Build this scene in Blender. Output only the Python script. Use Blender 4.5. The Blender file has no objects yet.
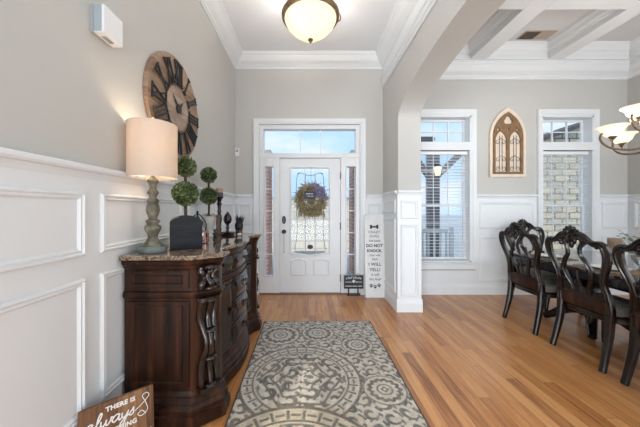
import bpy, bmesh, math, random
import numpy as np
from mathutils import Vector, Matrix
random.seed(7)
PI = math.pi
SC = bpy.context.scene
COL = SC.collection

# ------------------------------------------------------------------ camera
CAM_H = 1.292
cam_d = bpy.data.cameras.new('camera')
cam_d.sensor_width = 36.0
cam_d.lens = 36.0 * 265.0 / 640.0
cam_d.shift_x = 11.0 / 640.0
cam_d.shift_y = -4.5 / 640.0
cam_d.clip_start = 0.02
cam_d.clip_end = 300
cam = bpy.data.objects.new('camera', cam_d)
COL.objects.link(cam)
cam.location = (0, 0, CAM_H)
cam.rotation_euler = (PI / 2, 0, 0)
SC.camera = cam

# ------------------------------------------------------------------ view + world
SC.view_settings.view_transform = 'Standard'
SC.view_settings.look = 'None'
SC.view_settings.gamma = 1.0
SC.view_settings.use_curve_mapping = False
SC.view_settings.exposure = 0.46

W = bpy.data.worlds.new('sky')
SC.world = W
W.use_nodes = True
wn = W.node_tree.nodes; wl = W.node_tree.links
wn.clear()
w_out = wn.new('ShaderNodeOutputWorld'); w_bg = wn.new('ShaderNodeBackground')
w_tc = wn.new('ShaderNodeTexCoord'); w_map = wn.new('ShaderNodeMapping'); w_noise = wn.new('ShaderNodeTexNoise')
w_map.inputs['Scale'].default_value = (1.0, 1.0, 2.6)
w_noise.inputs['Scale'].default_value = 3.2; w_noise.inputs['Detail'].default_value = 6
w_ramp = wn.new('ShaderNodeValToRGB')
w_ramp.color_ramp.elements[0].position = 0.46; w_ramp.color_ramp.elements[0].color = (0.26, 0.39, 0.52, 1)
w_ramp.color_ramp.elements[1].position = 0.66; w_ramp.color_ramp.elements[1].color = (0.43, 0.47, 0.50, 1)
wl.new(w_tc.outputs['Generated'], w_map.inputs['Vector'])
wl.new(w_map.outputs['Vector'], w_noise.inputs['Vector'])
wl.new(w_noise.outputs['Fac'], w_ramp.inputs['Fac'])
wl.new(w_ramp.outputs['Color'], w_bg.inputs['Color'])
w_bg.inputs['Strength'].default_value = 1.6
wl.new(w_bg.outputs['Background'], w_out.inputs['Surface'])

def area(name, loc, rot, sx, sy, power, color=(1, 1, 1)):
    d = bpy.data.lights.new(name, 'AREA'); d.shape = 'RECTANGLE'; d.size = sx; d.size_y = sy
    d.energy = power; d.color = color
    o = bpy.data.objects.new(name, d); COL.objects.link(o); o.location = loc; o.rotation_euler = rot
    return o
def sun(name, rot, power, color, angle=0.02):
    d = bpy.data.lights.new(name, 'SUN'); d.energy = power; d.color = color; d.angle = angle
    o = bpy.data.objects.new(name, d); COL.objects.link(o); o.rotation_euler = rot
    return o
# area fill lights added out of view; no real windows stand there
area('rear_fill_light', (1.2, -6.2, 1.9), (math.radians(92), 0, 0), 8.0, 3.0, 40, (0.91, 0.96, 1.0))  # broad fill added behind the camera
area('rear_low_fill_light', (1.6, -3.6, 0.35), (math.radians(128), 0, 0), 6.5, 1.0, 160, (0.88, 0.945, 1.0))  # added uplight to brighten the ceilings, not a window
area('side_fill_light', (-2.7, -4.2, 2.1), (math.radians(97), 0, math.radians(-29)), 2.4, 2.4, 300, (0.93, 0.97, 1.0))  # added fill aimed at the arch wall, no side room is built
area('dining_side_light', (4.7, 0.6, 2.0), (math.radians(80), 0, math.radians(65)), 1.6, 1.8, 30, (0.95, 0.98, 1.0))
sun('daylight_sun', (math.radians(38), math.radians(-18), 0), 1.3, (1.0, 0.96, 0.9))

# ------------------------------------------------------------------ materials
def newmat(name):
    m = bpy.data.materials.new(name); m.use_nodes = True
    n = m.node_tree.nodes; l = m.node_tree.links
    b = n.get('Principled BSDF')
    return m, n, l, b
def plain(name, col, rough=0.5, metal=0.0, coat=0.0, noise=0.0, nscale=30.0, bump=0.0, nstretch=(1, 1, 1), spec=0.5):
    """principled with a subtle procedural colour variation"""
    m, n, l, b = newmat(name)
    b.inputs['Roughness'].default_value = rough
    b.inputs['Metallic'].default_value = metal
    b.inputs['Coat Weight'].default_value = coat
    b.inputs['Coat Roughness'].default_value = 0.15
    b.inputs['Specular IOR Level'].default_value = spec
    tc = n.new('ShaderNodeTexCoord'); mp = n.new('ShaderNodeMapping'); mp.inputs['Scale'].default_value = nstretch
    l.new(tc.outputs['Object'], mp.inputs['Vector'])
    t = n.new('ShaderNodeTexNoise'); t.inputs['Scale'].default_value = nscale; t.inputs['Detail'].default_value = 4
    l.new(mp.outputs['Vector'], t.inputs['Vector'])
    r = n.new('ShaderNodeValToRGB')
    c0 = [max(0, c * (1 - noise)) for c in col[:3]] + [1]; c1 = [min(1, c * (1 + noise)) for c in col[:3]] + [1]
    r.color_ramp.elements[0].color = c0; r.color_ramp.elements[1].color = c1
    r.color_ramp.elements[0].position = 0.3; r.color_ramp.elements[1].position = 0.7
    l.new(t.outputs['Fac'], r.inputs['Fac']); l.new(r.outputs['Color'], b.inputs['Base Color'])
    if bump > 0:
        bp = n.new('ShaderNodeBump'); bp.inputs['Strength'].default_value = bump; bp.inputs['Distance'].default_value = 0.004
        l.new(t.outputs['Fac'], bp.inputs['Height']); l.new(bp.outputs['Normal'], b.inputs['Normal'])
    return m
def emissive(name, col, strength, base=(0.8, 0.7, 0.5)):
    m, n, l, b = newmat(name)
    b.inputs['Base Color'].default_value = (*base, 1)
    b.inputs['Emission Color'].default_value = (*col, 1); b.inputs['Emission Strength'].default_value = strength
    b.inputs['Roughness'].default_value = 0.3
    return m
def ramp_mat(name, stops, rough=0.5, scale=6.0, stretch=(1, 1, 1), coat=0.0, dist=0.0, detail=6, bump=0.0, kind='noise', spec=0.5, metal=0.0):
    m, n, l, b = newmat(name)
    tc = n.new('ShaderNodeTexCoord'); mp = n.new('ShaderNodeMapping'); mp.inputs['Scale'].default_value = stretch
    l.new(tc.outputs['Object'], mp.inputs['Vector'])
    t = n.new('ShaderNodeTexNoise'); t.inputs['Scale'].default_value = scale; t.inputs['Detail'].default_value = detail
    t.inputs['Distortion'].default_value = dist
    l.new(mp.outputs['Vector'], t.inputs['Vector'])
    r = n.new('ShaderNodeValToRGB'); cr = r.color_ramp
    while len(cr.elements) < len(stops): cr.elements.new(0.5)
    for e, (p, c) in zip(cr.elements, stops): e.position = p; e.color = (*c, 1)
    l.new(t.outputs['Fac'], r.inputs['Fac']); l.new(r.outputs['Color'], b.inputs['Base Color'])
    b.inputs['Roughness'].default_value = rough; b.inputs['Coat Weight'].default_value = coat; b.inputs['Coat Roughness'].default_value = 0.1
    b.inputs['Specular IOR Level'].default_value = spec; b.inputs['Metallic'].default_value = metal
    if bump:
        bp = n.new('ShaderNodeBump'); bp.inputs['Strength'].default_value = bump; bp.inputs['Distance'].default_value = 0.005
        l.new(t.outputs['Fac'], bp.inputs['Height']); l.new(bp.outputs['Normal'], b.inputs['Normal'])
    return m

M = {}
M['wall'] = plain('grey_wall_paint', (0.525, 0.512, 0.482), 0.75, noise=0.012, nscale=3)
M['white'] = plain('white_trim_paint', (0.74, 0.755, 0.765), 0.45, noise=0.008, nscale=4)
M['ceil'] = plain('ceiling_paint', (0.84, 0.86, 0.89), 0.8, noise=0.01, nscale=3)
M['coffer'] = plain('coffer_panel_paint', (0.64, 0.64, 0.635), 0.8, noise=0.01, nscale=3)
M['doorwhite'] = plain('door_paint', (0.78, 0.78, 0.785), 0.32, noise=0.006, nscale=5)
M['blind'] = plain('blind_vinyl', (0.85, 0.85, 0.85), 0.45, noise=0.01, nscale=6)
M['plastic'] = plain('white_plastic', (0.78, 0.79, 0.80), 0.4, noise=0.01, nscale=10)
M['chimegrey'] = plain('blue_grey_plastic', (0.36, 0.42, 0.44), 0.5, noise=0.02)
M['greyplastic'] = plain('grey_plastic', (0.35, 0.36, 0.37), 0.5, noise=0.03)
M['black'] = plain('black_paint', (0.018, 0.018, 0.02), 0.5, noise=0.2, nscale=25)
M['bronze'] = plain('oil_rubbed_bronze', (0.05, 0.035, 0.025), 0.38, metal=0.6, noise=0.3, nscale=40)
M['antique'] = plain('antique_bronze', (0.22, 0.15, 0.09), 0.4, metal=0.7, noise=0.35, nscale=30)
M['iron'] = plain('black_iron', (0.03, 0.03, 0.033), 0.45, metal=0.5, noise=0.3, nscale=40)
M['came'] = plain('leaded_came', (0.10, 0.10, 0.11), 0.4, metal=0.6, noise=0.2)
M['brass'] = plain('aged_brass', (0.30, 0.24, 0.16), 0.35, metal=0.8, noise=0.2, nscale=40)
M['mahog'] = ramp_mat('dark_mahogany', [(0.28, (0.007, 0.003, 0.002)), (0.5, (0.028, 0.010, 0.005)), (0.78, (0.085, 0.030, 0.014))], 0.33, 3, (7, 7, 0.6), coat=0.03, dist=0.5, spec=0.25)
M['mahogdark'] = ramp_mat('espresso_carved_wood', [(0.3, (0.005, 0.0025, 0.002)), (0.7, (0.022, 0.009, 0.006))], 0.23, 6, (6, 6, 2), coat=0.25, spec=0.5)
M['chairwood'] = ramp_mat('espresso_chair_wood', [(0.3, (0.004, 0.0025, 0.002)), (0.65, (0.010, 0.005, 0.004)), (0.85, (0.028, 0.011, 0.008))], 0.27, 6, (4, 4, 1.5), coat=0.15, spec=0.4)
M['marble'] = ramp_mat('brown_marble', [(0.30, (0.02, 0.012, 0.009)), (0.42, (0.10, 0.055, 0.035)), (0.5, (0.36, 0.27, 0.18)), (0.56, (0.07, 0.045, 0.035)), (0.66, (0.24, 0.155, 0.10)), (0.80, (0.50, 0.43, 0.34))], 0.08, 14, (1, 1, 1), coat=0.5, dist=1.6, detail=8, spec=0.7)
M['lampbase'] = ramp_mat('weathered_grey_wood', [(0.3, (0.045, 0.04, 0.028)), (0.5, (0.13, 0.12, 0.088)), (0.7, (0.25, 0.225, 0.165))], 0.7, 14, (2, 2, 1), bump=0.3)
M['lampfoot'] = ramp_mat('blue_grey_painted_wood', [(0.3, (0.07, 0.085, 0.08)), (0.7, (0.17, 0.195, 0.18))], 0.7, 20, bump=0.3)
M['box'] = ramp_mat('charcoal_painted_wood', [(0.3, (0.010, 0.011, 0.013)), (0.7, (0.024, 0.026, 0.031))], 0.6, 10, (1, 1, 10), bump=0.2, spec=0.2)
M['boxrim'] = plain('pale_edge_highlight', (0.42, 0.38, 0.28), 0.7, noise=0.2)  # lit edge of the planter, put into the colour
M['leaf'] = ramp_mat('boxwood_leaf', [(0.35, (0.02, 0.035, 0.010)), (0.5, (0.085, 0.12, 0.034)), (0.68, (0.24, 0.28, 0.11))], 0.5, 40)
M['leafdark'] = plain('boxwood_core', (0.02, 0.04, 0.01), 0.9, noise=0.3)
M['bark'] = plain('bark', (0.055, 0.035, 0.02), 0.85, noise=0.4, nscale=60, bump=0.4)
M['urn'] = plain('whitewashed_urn', (0.66, 0.64, 0.60), 0.7, noise=0.12, nscale=30)
M['candle_navy'] = plain('navy_wax', (0.03, 0.035, 0.055), 0.5, noise=0.1)
M['candle_tan'] = plain('tan_wax', (0.38, 0.24, 0.17), 0.6, noise=0.08)
M['shell'] = plain('white_shell', (0.8, 0.75, 0.68), 0.4, noise=0.06)
M['potbrown'] = plain('brown_pot', (0.12, 0.06, 0.04), 0.5, noise=0.3)
M['clockwood'] = None
M['signwood'] = None
M['cream'] = plain('cream_plaque', (0.74, 0.62, 0.50), 0.6, noise=0.06, nscale=12)
M['goth'] = ramp_mat('carved_brown_wood', [(0.3, (0.13, 0.07, 0.03)), (0.7, (0.27, 0.155, 0.07))], 0.6, 10, (6, 1, 1), bump=0.2)
M['chalkwhite'] = plain('white_lettering', (0.82, 0.82, 0.80), 0.6, noise=0.02)
M['ink'] = plain('black_lettering', (0.025, 0.025, 0.028), 0.6, noise=0.05)
M['signwhite'] = plain('distressed_white_board', (0.74, 0.74, 0.73), 0.6, noise=0.05, nscale=14)
M['fabric'] = ramp_mat('taupe_damask_fabric', [(0.38, (0.055, 0.048, 0.042)), (0.5, (0.22, 0.195, 0.165)), (0.62, (0.075, 0.065, 0.056))], 0.85, 24, dist=2.5, bump=0.15)
M['euca'] = ramp_mat('eucalyptus_leaf', [(0.3, (0.10, 0.15, 0.17)), (0.7, (0.32, 0.38, 0.38))], 0.6, 9)
M['greenleaf'] = ramp_mat('yellow_green_leaf', [(0.3, (0.16, 0.20, 0.06)), (0.7, (0.45, 0.45, 0.22))], 0.6, 12)
M['wreath'] = ramp_mat('dried_grass', [(0.3, (0.10, 0.075, 0.035)), (0.55, (0.26, 0.20, 0.10)), (0.8, (0.42, 0.35, 0.20))], 0.8, 20)
M['purple'] = ramp_mat('lavender_flower', [(0.3, (0.10, 0.09, 0.20)), (0.7, (0.30, 0.28, 0.48))], 0.7, 30)
M['concrete'] = ramp_mat('porch_concrete', [(0.3, (0.40, 0.42, 0.44)), (0.7, (0.50, 0.52, 0.54))], 0.9, 2)
M['lawn'] = ramp_mat('pale_winter_lawn', [(0.3, (0.34, 0.33, 0.22)), (0.7, (0.52, 0.48, 0.34))], 0.95, 4, detail=8)
M['postgrey'] = plain('grey_painted_post', (0.17, 0.17, 0.19), 0.6, noise=0.1)
M['roof'] = plain('brown_shingle', (0.10, 0.085, 0.075), 0.9, noise=0.35, nscale=18)
M['gutter'] = plain('brown_gutter', (0.14, 0.11, 0.09), 0.6, noise=0.1)
M['threshold'] = plain('oak_threshold', (0.22, 0.11, 0.05), 0.4, noise=0.2, nscale=10)
M['placemat'] = plain('woven_brown_mat', (0.23, 0.15, 0.08), 0.8, noise=0.3, nscale=90)
M['plate'] = plain('white_china', (0.78, 0.77, 0.75), 0.2, noise=0.01)
M['ventbrown'] = plain('vent_louvre_brown', (0.10, 0.07, 0.055), 0.5, noise=0.1)
M['venttan'] = plain('vent_damper_tan', (0.42, 0.33, 0.26), 0.5, noise=0.05)

def glass_mat(name, tint=(1, 1, 1), gloss=0.06):
    m, n, l, b = newmat(name); n.remove(b)
    out = n['Material Output']
    tr = n.new('ShaderNodeBsdfTransparent'); tr.inputs['Color'].default_value = (*tint, 1)
    gl = n.new('ShaderNodeBsdfGlossy'); gl.inputs['Roughness'].default_value = 0.02
    mx = n.new('ShaderNodeMixShader'); mx.inputs['Fac'].default_value = gloss
    l.new(tr.outputs[0], mx.inputs[1]); l.new(gl.outputs[0], mx.inputs[2]); l.new(mx.outputs[0], out.inputs['Surface'])
    return m
M['glass'] = glass_mat('window_glass', (0.97, 0.98, 1.0), 0.012)
M['jarglass'] = glass_mat('amber_glass', (0.85, 0.35, 0.22), 0.25)
M['clearglass'] = glass_mat('clear_glass', (0.92, 0.95, 0.95), 0.22)

def translucent_mat(name, col, emis, estr, mix=0.5):
    m, n, l, b = newmat(name)
    out = n['Material Output']
    b.inputs['Base Color'].default_value = (*col, 1); b.inputs['Roughness'].default_value = 0.6
    tc = n.new('ShaderNodeTexCoord'); t = n.new('ShaderNodeTexNoise'); t.inputs['Scale'].default_value = 60
    t.inputs['Detail'].default_value = 3
    l.new(tc.outputs['Object'], t.inputs['Vector'])
    r = n.new('ShaderNodeValToRGB')
    r.color_ramp.elements[0].color = (*[c * 0.9 for c in col], 1); r.color_ramp.elements[1].color = (*col, 1)
    l.new(t.outputs['Fac'], r.inputs['Fac']); l.new(r.outputs['Color'], b.inputs['Base Color'])
    tl = n.new('ShaderNodeBsdfTranslucent'); tl.inputs['Color'].default_value = (*col, 1)
    b.inputs['Emission Color'].default_value = (*emis, 1); b.inputs['Emission Strength'].default_value = estr
    mx = n.new('ShaderNodeMixShader'); mx.inputs['Fac'].default_value = mix
    l.new(b.outputs[0], mx.inputs[1]); l.new(tl.outputs[0], mx.inputs[2]); l.new(mx.outputs[0], out.inputs['Surface'])
    return m
M['linen'] = translucent_mat('linen_shade', (0.72, 0.62, 0.52), (1.0, 0.72, 0.50), 0.03, 0.28)
M['alabaster'] = translucent_mat('alabaster_glass', (0.90, 0.86, 0.77), (1.0, 0.86, 0.66), 0.16, 0.5)
M['alabaster_bowl'] = translucent_mat('alabaster_bowl_glass', (0.88, 0.81, 0.67), (1.0, 0.84, 0.60), 0.12, 0.4)
M['bulb'] = emissive('lamp_bulb', (1.0, 0.78, 0.5), 6.0)

# oak strip floor: boards along Y
def oak():
    m, n, l, b = newmat('oak_strip_floor')
    tc = n.new('ShaderNodeTexCoord'); sp = n.new('ShaderNodeSeparateXYZ'); l.new(tc.outputs['Object'], sp.inputs[0])
    def mt(op, a, bb=None, c=None):
        x = n.new('ShaderNodeMath'); x.operation = op
        for i, v in enumerate((a, bb, c)):
            if v is None: continue
            if isinstance(v, (int, float)): x.inputs[i].default_value = v
            else: l.new(v, x.inputs[i])
        return x.outputs[0]
    wdt, ln = 0.083, 1.1
    xr = mt('DIVIDE', sp.outputs['X'], wdt); row = mt('FLOOR', xr)
    wn1 = n.new('ShaderNodeTexWhiteNoise'); wn1.noise_dimensions = '1D'; l.new(row, wn1.inputs['W'])
    yo = mt('ADD', mt('DIVIDE', sp.outputs['Y'], ln), mt('MULTIPLY', wn1.outputs['Value'], 7.0)); brd = mt('FLOOR', yo)
    cb = n.new('ShaderNodeCombineXYZ'); l.new(row, cb.inputs[0]); l.new(brd, cb.inputs[1])
    wn2 = n.new('ShaderNodeTexWhiteNoise'); wn2.noise_dimensions = '2D'; l.new(cb.outputs[0], wn2.inputs['Vector'])
    # seam
    fx = mt('FRACT', xr); ex = mt('MINIMUM', fx, mt('SUBTRACT', 1.0, fx)); sx = mt('LESS_THAN', ex, 0.018)
    fy = mt('FRACT', yo); ey = mt('MINIMUM', fy, mt('SUBTRACT', 1.0, fy)); sy = mt('LESS_THAN', ey, 0.0016)
    seam = mt('MAXIMUM', sx, sy)
    # grain
    cg = n.new('ShaderNodeCombineXYZ')
    l.new(mt('ADD', sp.outputs['X'], mt('MULTIPLY', wn2.outputs['Value'], 13.0)), cg.inputs[0]); l.new(sp.outputs['Y'], cg.inputs[1])
    l.new(mt('MULTIPLY', wn2.outputs['Value'], 31.0), cg.inputs[2])
    mp = n.new('ShaderNodeMapping'); mp.inputs['Scale'].default_value = (26, 1.6, 1); l.new(cg.outputs[0], mp.inputs['Vector'])
    ns = n.new('ShaderNodeTexNoise'); ns.inputs['Scale'].default_value = 1.6; ns.inputs['Detail'].default_value = 7; ns.inputs['Distortion'].default_value = 1.2
    l.new(mp.outputs['Vector'], ns.inputs['Vector'])
    f = mt('ADD', mt('MULTIPLY', wn2.outputs['Value'], 0.34), mt('MULTIPLY', ns.outputs['Fac'], 0.75))
    r = n.new('ShaderNodeValToRGB'); cr = r.color_ramp
    st = [(0.22, (0.22, 0.072, 0.018)), (0.42, (0.44, 0.175, 0.052)), (0.58, (0.56, 0.245, 0.080)), (0.80, (0.68, 0.34, 0.125))]
    while len(cr.elements) < 4: cr.elements.new(0.5)
    for e, (p, c) in zip(cr.elements, st): e.position = p; e.color = (*c, 1)
    l.new(f, r.inputs['Fac'])
    mx = n.new('ShaderNodeMix'); mx.data_type = 'RGBA'; l.new(mt('MULTIPLY', seam, 0.55), mx.inputs['Factor'])
    l.new(r.outputs['Color'], mx.inputs['A']); mx.inputs['B'].default_value = (0.09, 0.035, 0.015, 1)
    l.new(mx.outputs['Result'], b.inputs['Base Color'])
    b.inputs['Roughness'].default_value = 0.30
    b.inputs['Coat Weight'].default_value = 0.25; b.inputs['Coat Roughness'].default_value = 0.18
    bp = n.new('ShaderNodeBump'); bp.inputs['Strength'].default_value = 0.12; bp.inputs['Distance'].default_value = 0.002
    l.new(mt('SUBTRACT', ns.outputs['Fac'], seam), bp.inputs['Height']); l.new(bp.outputs['Normal'], b.inputs['Normal'])
    return m
M['oak'] = oak()

def planks(name, axis_scale, stops, scale=1.0, plank=0.12, axis='Z', rough=0.6):
    """boards whose seams are spaced along one axis"""
    m, n, l, b = newmat(name)
    tc = n.new('ShaderNodeTexCoord'); sp = n.new('ShaderNodeSeparateXYZ'); l.new(tc.outputs['Object'], sp.inputs[0])
    d = n.new('ShaderNodeMath'); d.operation = 'DIVIDE'; l.new(sp.outputs[axis], d.inputs[0]); d.inputs[1].default_value = plank
    fl = n.new('ShaderNodeMath'); fl.operation = 'FLOOR'; l.new(d.outputs[0], fl.inputs[0])
    wn_ = n.new('ShaderNodeTexWhiteNoise'); wn_.noise_dimensions = '1D'; l.new(fl.outputs[0], wn_.inputs['W'])
    mp = n.new('ShaderNodeMapping'); mp.inputs['Scale'].default_value = axis_scale; l.new(tc.outputs['Object'], mp.inputs['Vector'])
    ns = n.new('ShaderNodeTexNoise'); ns.inputs['Scale'].default_value = scale; ns.inputs['Detail'].default_value = 6; ns.inputs['Distortion'].default_value = 0.8
    l.new(mp.outputs['Vector'], ns.inputs['Vector'])
    a = n.new('ShaderNodeMath'); a.operation = 'MULTIPLY_ADD'; l.new(wn_.outputs['Value'], a.inputs[0]); a.inputs[1].default_value = 0.3
    s2 = n.new('ShaderNodeMath'); s2.operation = 'MULTIPLY'; l.new(ns.outputs['Fac'], s2.inputs[0]); s2.inputs[1].default_value = 0.75
    l.new(s2.outputs[0], a.inputs[2])
    r = n.new('ShaderNodeValToRGB'); cr = r.color_ramp
    while len(cr.elements) < len(stops): cr.elements.new(0.5)
    for e, (p, c) in zip(cr.elements, stops): e.position = p; e.color = (*c, 1)
    l.new(a.outputs[0], r.inputs['Fac']); l.new(r.outputs['Color'], b.inputs['Base Color'])
    b.inputs['Roughness'].default_value = rough
    return m
M['clockwood'] = planks('clock_planks', (3, 3, 22), [(0.25, (0.13, 0.07, 0.04)), (0.5, (0.30, 0.19, 0.12)), (0.8, (0.42, 0.30, 0.21))], 2.0, 0.12, 'Z')
M['clockinner'] = planks('clock_inner_planks', (3, 3, 22), [(0.25, (0.22, 0.15, 0.11)), (0.5, (0.40, 0.29, 0.22)), (0.8, (0.52, 0.41, 0.33))], 2.0, 0.09, 'Z')
M['signwood'] = planks('stained_pine', (40, 40, 2.2), [(0.25, (0.07, 0.025, 0.008)), (0.5, (0.20, 0.09, 0.035)), (0.75, (0.36, 0.20, 0.095))], 1.2, 0.12, 'X')

def brick(name, c1, c2, mortar, bw, rh, ms, noise=0.3, axes='XZ'):
    m, n, l, b = newmat(name)
    tc = n.new('ShaderNodeTexCoord'); sp = n.new('ShaderNodeSeparateXYZ'); l.new(tc.outputs['Object'], sp.inputs[0])
    ad = n.new('ShaderNodeMath'); ad.operation = 'ADD'; l.new(sp.outputs['X'], ad.inputs[0]); l.new(sp.outputs['Y'], ad.inputs[1])
    cb = n.new('ShaderNodeCombineXYZ'); l.new(ad.outputs[0], cb.inputs[0]); l.new(sp.outputs['Z'], cb.inputs[1])
    t = n.new('ShaderNodeTexBrick'); l.new(cb.outputs[0], t.inputs['Vector'])
    t.inputs['Scale'].default_value = 1.0; t.inputs['Brick Width'].default_value = bw; t.inputs['Row Height'].default_value = rh
    t.inputs['Mortar Size'].default_value = ms; t.inputs['Color1'].default_value = (*c1, 1); t.inputs['Color2'].default_value = (*c2, 1)
    t.inputs['Mortar'].default_value = (*mortar, 1); t.inputs['Mortar Smooth'].default_value = 0.3
    ns = n.new('ShaderNodeTexNoise'); ns.inputs['Scale'].default_value = 7; ns.inputs['Detail'].default_value = 5
    l.new(tc.outputs['Object'], ns.inputs['Vector'])
    mx = n.new('ShaderNodeMix'); mx.data_type = 'RGBA'; mx.blend_type = 'OVERLAY'; mx.inputs['Factor'].default_value = noise
    l.new(t.outputs['Color'], mx.inputs['A']); l.new(ns.outputs['Fac'], mx.inputs['B'])
    l.new(mx.outputs['Result'], b.inputs['Base Color']); b.inputs['Roughness'].default_value = 0.9
    bp = n.new('ShaderNodeBump'); bp.inputs['Strength'].default_value = 0.6; bp.inputs['Distance'].default_value = 0.02; bp.invert = True
    l.new(t.outputs['Fac'], bp.inputs['Height']); l.new(bp.outputs['Normal'], b.inputs['Normal'])
    return m
M['brick'] = brick('red_brown_brick', (0.62, 0.30, 0.22), (0.42, 0.22, 0.17), (0.62, 0.52, 0.46), 0.21, 0.075, 0.008)
M['stone'] = brick('tan_stone_wall', (0.70, 0.56, 0.38), (0.46, 0.40, 0.33), (0.14, 0.13, 0.11), 0.5, 0.21, 0.022, 0.6)  # dark mortar colour also stands in for shadows between the stones
M['beigestone'] = brick('cream_limestone_wall', (0.90, 0.80, 0.66), (0.80, 0.71, 0.58), (0.66, 0.58, 0.48), 0.5, 0.25, 0.02, 0.4)

# ------------------------------------------------------------------ object helpers
def tag(o, label=None, cat=None, group=None, kind=None):
    if label: o['label'] = label
    if cat: o['category'] = cat
    if group: o['group'] = group
    if kind: o['kind'] = kind
    return o
def thing(name, label, cat, loc=(0, 0, 0), rotz=0.0, group=None, kind=None):
    o = bpy.data.objects.new(name, None); COL.objects.link(o)
    o.location = loc; o.rotation_euler = (0, 0, rotz); o.empty_display_size = 0.1
    return tag(o, label, cat, group, kind)
def copy_tree(o, parent=None):
    c = o.copy(); COL.objects.link(c)
    if parent is not None: c.parent = parent
    for ch in list(o.children): copy_tree(ch, c)
    return c

def catmull(pts, n=6):
    P = [Vector(p) for p in pts]
    if len(P) < 3: return P
    out = []
    for i in range(len(P) - 1):
        p0 = P[max(i - 1, 0)]; p1 = P[i]; p2 = P[i + 1]; p3 = P[min(i + 2, len(P) - 1)]
        for k in range(n):
            t = k / n
            out.append(0.5 * ((2 * p1) + (-p0 + p2) * t + (2 * p0 - 5 * p1 + 4 * p2 - p3) * t * t + (-p0 + 3 * p1 - 3 * p2 + p3) * t ** 3))
    out.append(P[-1])
    return out

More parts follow.
